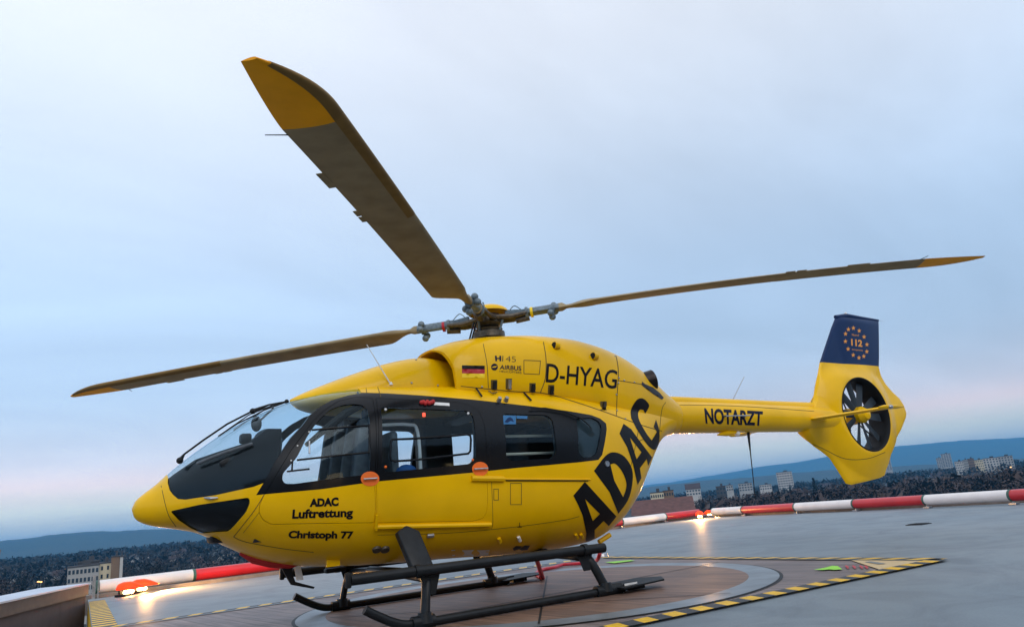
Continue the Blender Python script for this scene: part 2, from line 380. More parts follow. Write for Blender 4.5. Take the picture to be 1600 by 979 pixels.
for sd in (1, -1):
    d = piece('front_door', shell, [P_fdoor], [P_band], M['yellow'], HELI, sd); fd[sd] = d
    piece('window_frame', shell, [P_fdoor, P_band], [P_fwin], M['black'], d, sd)
    piece('window_pane', glass, [P_fwin], [], M['glass'], d, sd, [RG])
    s = piece('sliding_door', shell, [P_sdoor], [P_band], M['yellow'], HELI, sd); fd[sd * 2] = s
    piece('window_frame', shell, [P_sdoor, P_band], [P_swin], M['black'], s, sd)
    piece('window_pane', glass, [P_swin], [], M['glass'], s, sd, [RG])
    piece('cabin_window', glass, [P_w2], [], M['glass'], HELI, sd, [RG])
    piece('rear_window', glass, [P_w3], [], M['glass'], HELI, sd, [RG])
    piece('chin_window', glass, [P_chin], [], M['glass'], HELI, sd, [RG])
piece('windscreen', glass, [P_ws], [], M['glass'], HELI, None, [RG])
piece('cabin_lining', liner, [], [expand(P_ws, .0), expand(P_chin, .0), P_fwin, P_swin, P_w2], M['interior'], HELI, None, [ref_of(lin_o), ref_of(lin_i)])
# cowling with intake mouth
cw = boolean(cowl_me, loft([(s[0], max(s[1] - .04, .05), s[2], s[3] - .035, s[4] - .3, s[5], s[6]) for s in CW[:5]], xs_range(.1, .855, 20), 72), 'DIFFERENCE') if False else cowl_me
def cowling():
    # the front ring stays open: a hollow mouth around the gearbox fairing
    me = cowl_me.copy()
    hole = loft([(1.2,.46,2.2,2.60,1.6,2.6,2.6),(.80,.475,2.2,2.655,1.6,2.8,2.6),(.55,.54,2.2,2.72,1.6,3.0,2.6),(.25,.56,2.2,2.76,1.6,3.0,2.6)], xs_range(.25, 1.2, 20), 72)
    # slanted lip: cut away the top front so the mouth opens forward and down
    cut = prism([(1.3, 1.5), (.7331, 1.5), (.7352, 2.2), (.747, 2.381), (.80, 2.561), (.90, 2.75), (1.3, 2.9)])
    me = boolean(me, cut, 'DIFFERENCE'); me = boolean(me, hole, 'DIFFERENCE')
    o = link('engine_cowling', me, None, HELI); me.materials.clear(); me.materials.append(M['yellow']); fix_normals(o, [RC]); return o
COWL = cowling()
o = link('gearbox_fairing', ff_me, M['yellow'], HELI); ff_me.shade_smooth(); ff_me.set_sharp_from_angle(angle=R(50))
with mk('intake_grille', M['panel'], COWL) as bm:
    bx(bm, (.40, 0, 2.22), (.3, .92, .62))
# ---- decals
def decal_mesh(verts, tris, name, m, parent, surf, off):
    cs = []
    for x, y in verts:
        c, n = hit(x, y, surf); cs.append(c + n * off)
    fs = []
    for t in tris:
        a, b, c = (cs[i] for i in t)
        if max((a - b).length, (b - c).length, (a - c).length) > .35: continue
        nn = (b - a).cross(c - a); fs.append(t if nn.dot(Vector(CP) - a) > 0 else t[::-1])
    return from_py(name, cs, fs, m, parent, smooth=True)
def inside(pt, loops):
    x, y = pt; r = False
    for L_ in loops:
        for i in range(len(L_)):
            (x1, y1), (x2, y2) = L_[i], L_[i - 1]
            if (y1 > y) != (y2 > y) and x < (x2 - x1) * (y - y1) / (y2 - y1) + x1: r = not r
    return r
def refine(loops, step):
    vs, es = [], []
    for L_ in loops:
        b = len(vs); pts = []
        for i in range(len(L_)):
            p, q = np.array(L_[i]), np.array(L_[(i + 1) % len(L_)]); k = max(1, int(np.linalg.norm(q - p) / step))
            pts += [tuple(p + (q - p) * j / k) for j in range(k)]
        vs += pts; es += [(b + i, b + (i + 1) % len(pts)) for i in range(len(pts))]
    xs = [v[0] for v in vs]; ys = [v[1] for v in vs]
    gx = np.arange(min(xs), max(xs), step); gy = np.arange(min(ys), max(ys), step)
    for a in gx:
        for b in gy:
            if inside((a, b), loops) and all((v[0] - a) ** 2 + (v[1] - b) ** 2 > (step * .35) ** 2 for v in vs[:len(es)]): vs.append((a, b))
    r = delaunay_2d_cdt([Vector(v) for v in vs], es, [], 0, 1e-5)
    V = [tuple(v) for v in r[0]]
    T = [tuple(f) for f in r[2] if inside((sum(V[i][0] for i in f) / 3, sum(V[i][1] for i in f) / 3), loops)]
    return V, T
def decal(name, loops, m, parent, surf=None, off=.0025, step=3):
    V, T = refine(loops, step); return decal_mesh(V, T, name, m, parent, surf, off)
def text_tris(s, bold=0.0, maxedge=.12):
    cu = bpy.data.curves.new('t', 'FONT'); cu.body = s; cu.size = 1; cu.offset = bold; cu.resolution_u = 4
    ob = bpy.data.objects.new('t', cu); COL.objects.link(ob); bpy.context.view_layer.update()
    me = bpy.data.meshes.new_from_object(ob.evaluated_get(bpy.context.evaluated_depsgraph_get())); bpy.data.objects.remove(ob)
    bm = bmesh.new(); bm.from_mesh(me); bmesh.ops.remove_doubles(bm, verts=bm.verts, dist=1e-4); bmesh.ops.triangulate(bm, faces=bm.faces)
    for _ in range(5):
        le = [e for e in bm.edges if e.calc_length() > maxedge]
        if not le: break
        bmesh.ops.subdivide_edges(bm, edges=le, cuts=1); bmesh.ops.triangulate(bm, faces=bm.faces)
    bm.verts.index_update(); V = np.array([(v.co.x, v.co.y) for v in bm.verts]); T = [tuple(v.index for v in f.verts) for f in bm.faces]; bm.free()
    lo, hi = V.min(0), V.max(0); return (V - lo) / (hi - lo), T
def text_decal(s, quad, m, parent, surf=None, off=.0025, bold=0.0, name='lettering'):
    """quad: pixel corners bottom-left, bottom-right, top-right, top-left"""
    V, T = text_tris(s, bold); bl, br, tr, tl = (np.array(q, float) for q in quad); out = []
    for u, v in V: out.append(tuple((1 - u) * (1 - v) * bl + u * (1 - v) * br + u * v * tr + (1 - u) * v * tl))
    return decal_mesh(out, T, name, m, parent, surf, off)
def seam(pts, m=None, parent=None, w=1.0, surf=None, off=.0018, n=6, name='panel_seam'):
    pp = smooth_path([(*p,) for p in pts], n) if len(pts) > 2 else [np.array(pts[0], float) + (np.array(pts[1], float) - np.array(pts[0], float)) * t for t in np.linspace(0, 1, 12)]
    V, T = [], []
    for i, p in enumerate(pp):
        t = pp[min(i + 1, len(pp) - 1)] - pp[max(i - 1, 0)]; t = t / max(np.linalg.norm(t), 1e-6); nn = np.array([-t[1], t[0]])
        V += [tuple(p + nn * w / 2), tuple(p - nn * w / 2)]
    for i in range(len(pp) - 1): T += [(2 * i, 2 * i + 1, 2 * i + 3), (2 * i, 2 * i + 3, 2 * i + 2)]
    return decal_mesh(V, T, name, m or M['seam'], parent or HELI, surf, off)
BODY = [RO[0], RC[0], RF[0]]
A1 = [[(913.6,752),(963,806),(951,821),(943,813),(929,827),(929,840),(915,848),(916,832),(910,804),(903,788),(895.6,773.6)], [(914,779),(937,802),(926,813)]]
D1 = [dens([(927.8,735),(946,711.5),(959.6,706),(975.6,713),(987.5,732.7),(987.5,756.6),(981,780.5),(966,801.8)], 4) + [(952,768)], dens([(953.5,725),(961,724),(971,735),(977.5,750),(978,762),(973.4,776)], 4) + [(959.6,750)]]
A2 = [[(974,661.6),(986,670),(996.8,685),(1018.6,714),(1012.7,727),(1010,716.8),(999.5,731),(1002,746),(996,757),(988.8,724.8),(979.5,698),(967.6,677)], [(984,683),(1002,706),(994.5,716.8)]]
C1 = [dens([(986,653),(985.5,640),(994,625),(1003.4,621.8),(1011.4,627.9),(1014,634.5),(1008,645.7)], 4) + dens([(1004.8,639.8),(999.5,639.8),(996.8,646.5),(999.5,658.4),(1010,677),(1018,687.6)], 4) + [(1026,674.3),(1021,666.4),(1024.7,655)] + dens([(1029,668),(1030.3,682.3),(1027.3,697),(1020.7,702),(1010,693),(994,669)], 4)]
for L_ in (A1, D1, A2, C1): decal('large_letter', L_, M['letter'], HELI, BODY, .003, 3.2)
text_decal('ADAC', [(483.5,791.5),(529,790),(529,776),(484,778.5)], M['letter'], fd[1], BODY, bold=.06)
text_decal('Luftrettung', [(456,814),(551.5,810.5),(551.5,793),(457.5,795)], M['letter'], fd[1], BODY, bold=.04)
text_decal('Christoph 77', [(450,843.5),(552,844),(552.5,829),(451.5,828)], M['letter'], HELI, BODY, bold=.045)
text_decal('D-HYAG', [(852.5,597),(963,607.5),(965,578),(854.5,567)], M['letter'], COWL, BODY, bold=.012)
text_decal('H', [(774,564),(783,564),(783,555.5),(773,555.5)], M['navy'], COWL, BODY, bold=.05)
text_decal('145', [(784.5,564.5),(806,565.5),(806,556.5),(785,555.5)], M['seam'], COWL, BODY, bold=-.01)
text_decal('AIRBUS', [(780.5,576.5),(814.5,579),(814.5,571.5),(781.5,569.8)], M['navy'], COWL, BODY, bold=.02)
text_decal('HELICOPTERS', [(780.5,581),(814.5,583.6),(814.5,580.2),(780.5,578.2)], M['navy'], COWL, BODY)
cc = [(772.5 + 5.3 * math.cos(a), 573 + 5.3 * math.sin(a)) for a in np.linspace(0, 2 * math.pi, 20, endpoint=False)]
decal('round_emblem', [cc, [(767.5,574.2),(771,571.8),(777.5,571.2),(774,574)]], M['navy'], COWL, BODY, step=2)
decal('flag_stripe', [[(721.8,570.4),(757.3,571),(757.3,576.8),(721.8,576.2)]], M['letter'], COWL, BODY, step=4)
decal('flag_stripe', [[(721.8,576.2),(757.3,576.8),(757.3,583.6),(721.8,583)]], M['red_flag'], COWL, BODY, step=4)
decal('flag_stripe', [[(721.8,583),(757.3,583.6),(757.3,590.2),(721.8,589.6)]], M['gold'], COWL, BODY, step=4)
# seams
seam([(755,537),(761,570),(763,606)], parent=COWL, surf=BODY); seam([(849,534),(853,560),(852,590),(844,614)], parent=COWL, surf=BODY, w=1.3)
seam([(962,552),(966,580),(964,620),(963,650)], parent=COWL, surf=BODY, w=1.2); seam([(965,594),(985,597),(1003,600)], parent=COWL, surf=BODY)
seam([(720,603),(800,611),(850,614),(900,628),(950,645),(1000,663),(1034,673)], surf=BODY, w=1.2)
seam([(413,772),(398,796),(378,822),(365,838)], surf=BODY, w=1.1); seam([(365,838),(385,846),(440,856),(490,862)], surf=BODY, w=.9)
seam([(572,606),(573,613)], surf=BODY); seam([(590,604),(595,620)], surf=BODY)
seam([(998,667),(994,690),(984,735)], surf=BODY, w=.8); seam([(995,690),(1008,686),(1030,694)], surf=BODY, w=1.0)
for a, b, c, d in ((771,763,779,781),(797,754,815,788)):
    decal('access_panel', [[(a,b),(c,b),(c,d),(a,d)], [(a+.9,b+.9),(c-.9,b+.9),(c-.9,d-.9),(a+.9,d-.9)]], M['seam'], HELI, BODY, step=6)
decal('access_panel', [[(818,562),(845,563),(843,585),(818,584)], [(819,563),(844,564),(842,584),(819,583)]], M['seam'], COWL, BODY, step=6)
seam([(768,752),(770,812),(768,826)], w=.7, surf=BODY); seam([(590,835),(700,832),(800,823),(880,812),(905,806)], w=.7, surf=BODY); seam([(1040,628),(1034,640),(1030,676)], w=.8, surf=BODY)
seam([(250,750),(262,800),(275,822)], w=1.0, surf=BODY); seam([(405,800),(380,832)], w=.7, surf=BODY)
# ---- door rails, handles, discs
def on(px, py, off=0, surf=None):
    c, n = hit(px, py, surf or BODY); return c + n * off
def rail(name, pts, r, m, parent, off=.012, seg=8, sc=(1, 1)):
    with mk(name, m, parent) as bm:
        tube(bm, [on(p[0], p[1], off) for p in pts], r, seg, True, sc)
lp = lambda a, b, n: [tuple(np.array(a) + (np.array(b) - np.array(a)) * t) for t in np.linspace(0, 1, n)]
rail('door_rail', lp((585,822), (766,818), 14), .022, M['yellow'], HELI, .012)
rail('door_rail', lp((736,747), (786,748), 6), .030, M['yellow'], HELI, .01)
rail('door_rail', lp((786,748), (922,748.5), 12), .010, M['yellow'], HELI, .006)
rail('rail_slot', lp((790,750.3), (918,750.5), 12), .005, M['black'], HELI, .008)
rail('rail_bracket', lp((588,803), (587,826), 4), .014, M['yellow'], HELI, .02)
for d, (px, py) in ((fd[1], (578, 747.5)), (fd[2], (750, 732))):
    cir = [(px + 14.5 * math.cos(a), py + (11.5 if d is fd[1] else 11) * math.sin(a)) for a in np.linspace(0, 2 * math.pi, 28, endpoint=False)]
    if d is fd[2]: cir = [(px + (x - px) * .87, y) for x, y in cir]
    decal('handle_disc', [cir], M['orange'], d, BODY, .0045, 4)
    rail('door_handle', lp((px - 11, py + 1), (px + 10, py - .5), 5), .009, M['metal'], d, .028)
# window inner frames and rails of the front door window
for pts in ([(487,671),(520,668),(578,664)], [(464,718),(520,712),(578,706)], [(577,664),(577,706)]):
    rail('sliding_pane_bar', dens(pts, 3) if len(pts) > 2 else pts, .009, M['black'], fd[1], -.004)
rail('door_brace', [(448,736),(465,734),(484,732)], .008, M['black'], fd[1], -.004); rail('door_brace', [(457,720),(456,735)], .008, M['black'], fd[1], -.004)
rail('sliding_pane_frame', [(611,690),(613,686),(640,685),(700,681),(730,678),(735,680),(736,686),(735,704),(732,708),(690,713),(650,718),(617,720),(611,718),(610,712),(611,690)], .011, M['black'], fd[2], -.002)
rail('pane_handle', [(483.5,689),(483.5,708)], .008, M['metal'], fd[1], .004)
for x, y in ((602.5,639.5),(731.5,645.5),(602.5,729),(738.5,718)):
    with mk('pane_fitting', M['white'] if y < 700 else M['orange'], fd[2]) as bm: sph(bm, on(x, y, .0), .014, seg=8)
for x, y in ((483,674.5),(465,696),(455,719)):
    with mk('pane_fitting', M['white'], fd[1]) as bm: sph(bm, on(x, y, .0), .008, seg=8)
# red cover, red-white tag over the sliding door
with mk('red_cover', M['red'], fd[2]) as bm:
    for k in range(7): sph(bm, on(658 + 3 * k, 630 + random.uniform(-1.5, 3), .014), .022, seg=8)
decal('warning_tag', [[(678,628),(702,629.5),(702.5,634),(678,632.5)]], M['white'], fd[2], BODY, step=5)
decal('blue_sticker', [[(786,648.5),(806,648.8),(806,662.5),(787,662.5)]], M['sticker'], HELI, BODY, .001, 5)
decal('blue_sticker', [[(807,649),(824,649.5),(824,654),(807,653.5)]], M['sticker'], HELI, BODY, .001, 5)
decal('sticker_mark', [[(788,659),(793,653),(797,651),(801,654),(803,659),(798,657),(793,660)]], M['blue'], HELI, BODY, .0016, 3)
# roof grips, cowl latches, vents
for a, b in (((743,606),(752,621)), ((817,612),(829,627))): rail('roof_grip', [a, b], .010, M['black'], HELI, .02)
for a, b in (((763,613),(769,617)), ((769,617),(776,615))): rail('roof_handle', [a, b], .006, M['hub'], HELI, .02)
for x, y in ((779,626.5),(790,626)):
    with mk('tie_down_stud', M['metal'], HELI) as bm: cyl(bm, on(x, y, 0), on(x, y, .05), .028, .020)
for x, y, h in ((772,601,12),(795,600,14),(832,606,12),(861,609,12),(943,634,11)):
    decal('latch_recess', [[(x-5,y-h/2-2),(x+5,y-h/2-2),(x+5,y+h/2+1),(x-5,y+h/2+1)]], M['seam'], COWL, BODY, .001, 6)
    with mk('cowl_latch', M['metal'] if x == 795 else M['panel'], COWL) as bm: tube(bm, [on(x + 1, y - h / 2, .015), on(x, y + h / 2, .015)], .022, 6)
for x, y in ((866,541),(926,557)):
    with mk('cooling_scoop', M['yellow'], COWL) as bm: tube(bm, [on(x - 1, y, .02), on(x + 4, y + 1, .02), on(x + 10, y + 2, -.02)], [.045, .042, .01], 12)
    with mk('scoop_mouth', M['panel'], COWL) as bm: cyl(bm, on(x - 2.0, y, .024), on(x - 1.2, y, .022), .036, .036, 12)
for x, y in ((961,556),(967,590),(966,598),(963,616),(964,641),(975,594),(991,597),(977,654),(650,562),(643,598),(684,602),(753,604)):
    with mk('screw_head', M['metal'], COWL) as bm: sph(bm, on(x, y, .002), .012, seg=8)
# static ports, camera eyes, small fittings on the hull
for x, y in ((588.5,857),(601.5,857)):
    with mk('hull_lamp', M['hub'], HELI) as bm: cyl(bm, on(x, y, -.01), on(x, y, .02), .045, .04, 18)
with mk('hull_port', M['metal'], HELI) as bm: cyl(bm, on(948, 724, -.01), on(948, 724, .015), .035, .03, 18)
with mk('foot_step', M['metal'], HELI) as bm: tube(bm, [on(667, 836, .005), on(677, 835, .005)], .02, 8)
decal('ground_symbol', [[(808,822),(815.5,822),(815.5,823),(808,823)]], M['letter'], HELI, BODY, step=5)
decal('ground_symbol', [[(811.3,815.5),(812.3,815.5),(812.3,822),(811.3,822)]], M['letter'], HELI, BODY, step=5)
for x, y in ((810.5,839),(780,841),(900,835),(908,834.5)):
    with mk('hull_fitting', M['yellow'] if x != 810.5 else M['white'], HELI) as bm: tube(bm, [on(x - 1, y - 2, .01), on(x + 1, y + 3, .02)], .018, 6)
for x0, x1 in ((705,711),(722,740),(745,765)):
    decal('inspection_window', [[(x0,858.5),(x1,858),(x1,867),(x0+2,867.5)]], M['white'], HELI, BODY, step=6)
decal('scuffed_marking', [[(801,856),(806,852),(816,852.5),(812,856),(820,851),(828,851.5),(824,858),(815,859),(811,857),(803,859.5)]], M['letter'], HELI, BODY, step=4)
with mk('chin_light', M['metal'], HELI) as bm: tube(bm, [on(320, 777, .01), on(332, 778, .025), on(341, 777, .01)], [.006, .014, .006], 8)
with mk('tie_down_lug', M['yellow'], HELI) as bm: bx(bm, on(520, 875, .0), (.12, .04, .10))
# ---- tail boom
BM_ST = [(-2.58,.232,1.885,2.105,1.67,2.0,2.0),(-3.4,.222,1.875,2.085,1.66,2.0,2.0),(-4.6,.205,1.845,2.04,1.64,2.0,2.0),(-5.6,.19,1.81,2.0,1.62,2.0,2.0),(-6.1,.17,1.80,1.96,1.62,2.0,2.0)]
boom_me = loft(BM_ST, xs_range(-6.1, -2.58, 30), 48); RB = ref_of(boom_me)
BOOM = link('tail_boom', boom_me, M['yellow'], HELI); boom_me.shade_smooth(); boom_me.set_sharp_from_angle(angle=R(50))
with mk('drive_shaft_cover', M['yellow'], BOOM) as bm:
    tube(bm, [(-2.2,0,2.10),(-2.7,0,2.085),(-4.6,0,2.02),(-5.75,0,1.985),(-5.95,0,1.97)], [.06,.085,.08,.078,.05], 16)
text_decal('NOTARZT', [(1102.5,661.5),(1190.5,665),(1192,642),(1100,637)], M['navy'], BOOM, [RB[0]], bold=.035)
for pts in ([(1045,632),(1150,634),(1272,642)], [(1044,656),(1043,640),(1040,622)]):
    seam(pts, parent=BOOM, surf=[RB[0]], w=.8)
with mk('whip_antenna', M['metal'], HELI) as bm: cyl(bm, un(1138,638,1,.05), un(1163,588,1,.0), .008, .004, 8)
with mk('whip_antenna', M['panel'], HELI) as bm:
    a = un(1169,674,1,0); b = un(1180,776,1,0); cyl(bm, a, a + (b - a) * .3, .022, .010, 8); cyl(bm, a + (b - a) * .3, b, .008, .005, 8)
with mk('boom_antenna', M['metal'], HELI) as bm:
    p = on(1131,650,.05,[RB[0]]); q = on(1168,649,.05,[RB[0]]); tube(bm, [p, q], .009, 6)
    for s in ((1131,650),(1160,650)): tube(bm, [on(*s,0,[RB[0]]), on(*s,.055,[RB[0]])], .014, 8)
with mk('boom_skid_fairing', M['yellow'], HELI) as bm: tube(bm, [un(1121,679,1,.05), un(1135,676,1,.05), un(1150,675,1,.05)], [.01,.045,.02], 10)
with mk('beacon', M['white'], HELI) as bm: sph(bm, un(1152,677,1,.05), .04)
# ---- fenestron tail
FC = np.array([-6.62, 1.845]); FR = .575
out_px = [(1270,626),(1275,600),(1281,566),(1289,542),(1299,512),(1305,497),(1311,492.5),(1322,494),(1345,497.5),(1372,500.5),(1371,535),(1370,573),(1375,585),(1383,599),(1394,612),(1405,622),(1412,633),(1416,645),(1415,652),(1408,670),(1398,688),(1389,702),(1384,712),(1384,726),(1382,742),(1375,746),(1352,752),(1330,757),(1322,755),(1315,744),(1304,727),(1296,715),(1285,706),(1272,697),(1261,686),(1253,676),(1250,655)]
out_xz = []
for p in out_px:
    q = un(p[0], p[1], 1, 0.0); out_xz.append(np.array([q[0], q[2]]))
def tail_fin():
    angs = np.array([math.atan2(q[1] - FC[1], q[0] - FC[0]) for q in out_xz]); n = 144
    base = np.linspace(-math.pi, math.pi, n, endpoint=False)
    for a in angs: base[np.argmin(abs(base - a))] = a
    base = np.sort(base)
    def edge(a):
        d = np.array([math.cos(a), math.sin(a)]); best = 0
        for i in range(len(out_xz)):
            p, q = out_xz[i] - FC, out_xz[(i + 1) % len(out_xz)] - FC; e = q - p; den = d[0] * e[1] - d[1] * e[0]
            if abs(den) < 1e-9: continue
            t = (p[0] * e[1] - p[1] * e[0]) / den; s = (p[0] * d[1] - p[1] * d[0]) / den
            if t > 0 and -1e-6 <= s <= 1 + 1e-6: best = max(best, t)
        return max(best, FR + .05)
    K = 16; V = []; F = []
    def half(a, r, ro):
        f = (r - FR) / (ro - FR); x = FC[0] + math.cos(a) * r; z = FC[1] + math.sin(a) * r
        h = .185 * (1 - .9 * min(1, (r - FR) / .42) ** 1.5)                       # bulged duct ring
        h = max(h, .055 * (1 - f) + .02)
        if x > -6.3: h = max(h, .15 * min(1, (x + 6.3) / .4) * max(0, 1 - abs(z - 1.8) / .38) ** .5)
        t = min(1, max(0, (z - 2.42) / .3)); t = t * t * (3 - 2 * t); hf = max(.024, .06 * math.sin(math.pi * min(1, max(0, (x + 7.9) / 1.45))) ** .6); h = h * (1 - t) + hf * t
        e = math.sqrt(max(0, 1 - max(0, (f - .93) / .07) ** 2)); return h * max(e, .25)
    n = len(base)
    for s in (1, -1):
        for a in base:
            ro = edge(a)
            for k in range(K):
                f = k / (K - 1); f = f ** .8; r = FR + .02 + (ro - FR - .02) * f
                V.append((FC[0] + math.cos(a) * r, s * half(a, r, ro), FC[1] + math.sin(a) * r))
    # duct lip rolls inward
    ring0 = len(V)
    for s in (1, -1):
        for a in base:
            V.append((FC[0] + math.cos(a) * FR, s * (.175), FC[1] + math.sin(a) * FR))
    off = n * K
    for i in range(n):
        j = (i + 1) % n
        for k in range(K - 1):
            F.append((i * K + k, j * K + k, j * K + k + 1, i * K + k + 1)); F.append((off + i * K + k, off + i * K + k + 1, off + j * K + k + 1, off + j * K + k))
        F.append((i * K + K - 1, j * K + K - 1, off + j * K + K - 1, off + i * K + K - 1))
        F.append((ring0 + i, ring0 + j, j * K, i * K)); F.append((ring0 + n + i, off + i * K, off + j * K, ring0 + n + j))
    me = bpy.data.meshes.new('tail_fin'); me.from_pydata(V, [], F); me.update()
    bm = bmesh.new(); bm.from_mesh(me); bmesh.ops.recalc_face_normals(bm, faces=bm.faces)
    a = un(1281,566,1,0); b = un(1370,573,1,0); d = Vector(b - a); nn = Vector((-d.z, 0, d.x)).normalized()
    if nn.z < 0: nn = -nn
    top = bm.copy()
    for B, cl_o, cl_i in ((bm, True, False), (top, False, True)):
        g_ = list(B.verts) + list(B.edges) + list(B.faces)
        bmesh.ops.bisect_plane(B, geom=g_, plane_co=Vector(a), plane_no=nn, clear_outer=cl_o, clear_inner=cl_i)
    f = from_bm('fenestron_shroud', bm, M['yellow'], HELI, True, 40); t = from_bm('fin', top, M['blue'], HELI, True, 40)
    return f, t, V
SHR, FIN, _ = tail_fin()
with mk('duct_ring', M['rubber'], SHR, True, 50) as bm:
    n = 64
    prof = [(FR + .018, .186), (FR + .006, .192), (FR - .012, .180), (FR - .03, .12), (FR - .035, -.12), (FR - .012, -.180), (FR + .006, -.192), (FR + .018, -.186)]
    vs = [[bm.verts.new((FC[0] + math.cos(a) * r, y, FC[1] + math.sin(a) * r)) for r, y in prof] for a in np.linspace(0, 2 * math.pi, n, endpoint=False)]
    for i in range(n):
        for k in range(len(prof) - 1): bm.faces.new((vs[i][k], vs[(i + 1) % n][k], vs[(i + 1) % n][k + 1], vs[i][k + 1]))
    bmesh.ops.recalc_face_normals(bm, faces=bm.faces)
FANH = thing('x', 'x', 'x'); bpy.data.objects.remove(FANH)
with mk('fan_hub', M['yellow'], SHR) as bm:
    cyl(bm, (FC[0], .12, FC[1]), (FC[0], -.15, FC[1]), .13, .14, 28); cyl(bm, (FC[0], .12, FC[1]), (FC[0], .20, FC[1]), .13, .08, 28); cyl(bm, (FC[0], .20, FC[1]), (FC[0], .22, FC[1]), .08, .04, 28)
def fan_blade_mesh():
    bm = bmesh.new(); n = 8; rings = []
    for k in range(n):
        f = k / (n - 1); r = .13 + f * .41; c = .105 + .03 * f; tw = R(-17 + 8 * f)
        ring = []
        for u, t in ((-.5, 0), (-.2, .07), (.2, .06), (.5, 0), (.2, -.05), (-.2, -.04)):
            x = u * c; y = t * c
            ring.append(bm.verts.new((x * math.cos(tw) - y * math.sin(tw), x * math.sin(tw) + y * math.cos(tw), r)))
        rings.append(ring)
    for i in range(n - 1):
        for k in range(6): bm.faces.new((rings[i][k], rings[i][(k + 1) % 6], rings[i + 1][(k + 1) % 6], rings[i + 1][k]))
    bm.faces.new(rings[-1]); bm.faces.new(rings[0][::-1]); bmesh.ops.recalc_face_normals(bm, faces=bm.faces)
    me = bpy.data.meshes.new('fan_blade'); bm.to_mesh(me); bm.free(); me.materials.append(M['fan']); me.shade_smooth(); me.set_sharp_from_angle(angle=R(40)); return me
fm = fan_blade_mesh()
for k in range(10):
    a = [0, 33, 73, 105, 148, 180, 213, 253, 285, 328][k]
    o = bpy.data.objects.new('fan_blade', fm); COL.objects.link(o); o.parent = SHR; o.location = (FC[0], .05, FC[1]); o.rotation_euler = (0, R(a + 12), 0)
for k in range(5):
    a = R(20 + 72 * k)
    with mk('stator_vane', M['panel'], SHR) as bm:
        cyl(bm, (FC[0] + .1 * math.sin(a), -.12, FC[1] + .1 * math.cos(a)), (FC[0] + .55 * math.sin(a), -.12, FC[1] + .55 * math.cos(a)), .012, .012, 8)
# bumper seam under the shroud
# fin lettering, stars
FS = [bvh_of(FIN.data), bvh_of(SHR.data)]
cx0, cy0 = 1337.5, 535
star_px = [(1333.3,512.3),(1342.3,516.5),(1350,526),(1354.5,538),(1354.3,549),(1349.6,556.3),(1342,558.6),(1333,554.4),(1325,545),(1320.8,533),(1321,521.3),(1325.5,514.3)]
for x, y in star_px:
    pts = []
    for k in range(10):
        a = math.pi / 2 + k * math.pi / 5; r = 3.5 if k % 2 == 0 else 1.45
        pts.append((x + r * math.cos(a), y - 1.12 * r * math.sin(a)))
    decal('star', [pts], M['orange_txt'], FIN, FS, .002, 2)
text_decal('112', [(1330,539.5),(1347.3,541.8),(1347,531),(1329.5,529)], M['orange_txt'], FIN, FS, bold=.04)
text_decal('Notruf', [(1331,524.3),(1342,525.3),(1342,521.8),(1331,520.8)], M['orange_txt'], FIN, FS)
text_decal('europaweit', [(1331,547.3),(1348,549.3),(1348,546),(1331,544.2)], M['orange_txt'], FIN, FS)
with mk('fin_cap_light', M['white'], FIN) as bm:
    p = un(1322,492,1,0); cyl(bm, p, p + np.array([0, 0, .05]), .03, .015, 10)
with mk('fin_cap', M['blue'], FIN) as bm: tube(bm, [un(1305,495,1,0), un(1322,493.5,1,0), un(1345,497,1,0), un(1372,500.5,1,0)], [.03, .045, .035, .02], 10)
with mk('static_wick', M['metal'], FIN) as bm: cyl(bm, un(1371,500,1,0), un(1382,502,1,0), .003, .002, 6)
seam([(1262,690),(1285,700),(1320,716),(1355,716),(1383,706)], parent=SHR, surf=FS, w=.9); seam([(1279,575),(1272,600),(1268,630)], parent=SHR, surf=FS, w=.8)
# horizontal stabiliser
def wing(name, root, tip, c0, c1, t, m, parent):
    with mk(name, m, parent, True, 50) as bm:
        prof = [(0, 0), (.05, .35), (.25, .55), (.6, .35), (1, .03), (.6, -.35), (.25, -.5), (.05, -.3)]; rings = []
        for P_, c in ((root, c0), (tip, c1)):
            rings.append([bm.verts.new((P_[0] - u * c, P_[1], P_[2] + v * t * c)) for u, v in prof])
        for k in range(8): bm.faces.new((rings[0][k], rings[0][(k + 1) % 8], rings[1][(k + 1) % 8], rings[1][k]))
        bm.faces.new(rings[0]); bm.faces.new(rings[1][::-1]); bmesh.ops.recalc_face_normals(bm, faces=bm.faces)
for s in (1, -1):
    st_ = (-5.22, s * .1, 1.79); tp = (-5.30, s * 1.36, 1.765)
    wing('stabiliser', st_, tp, .36, .27, .16, M['yellow'], HELI)
    with mk('stabiliser_tip', M['yellow'], HELI) as bm:
        tube(bm, [(-5.12, s * 1.36, 1.765), (-5.22, s * 1.375, 1.765), (-5.5, s * 1.375, 1.765), (-5.68, s * 1.37, 1.765)], [.012, .035, .03, .006], 10, True, (1, .7))
    with mk('position_light', M['metal'], HELI) as bm: sph(bm, (-5.33, s * 1.40, 1.765), .028, (1.6, 1, 1))
with mk('stabiliser_fairing', M['yellow'], HELI) as bm: sph(bm, (-5.4, 0, 1.79), .21, (1.5, 1, .35), 20)
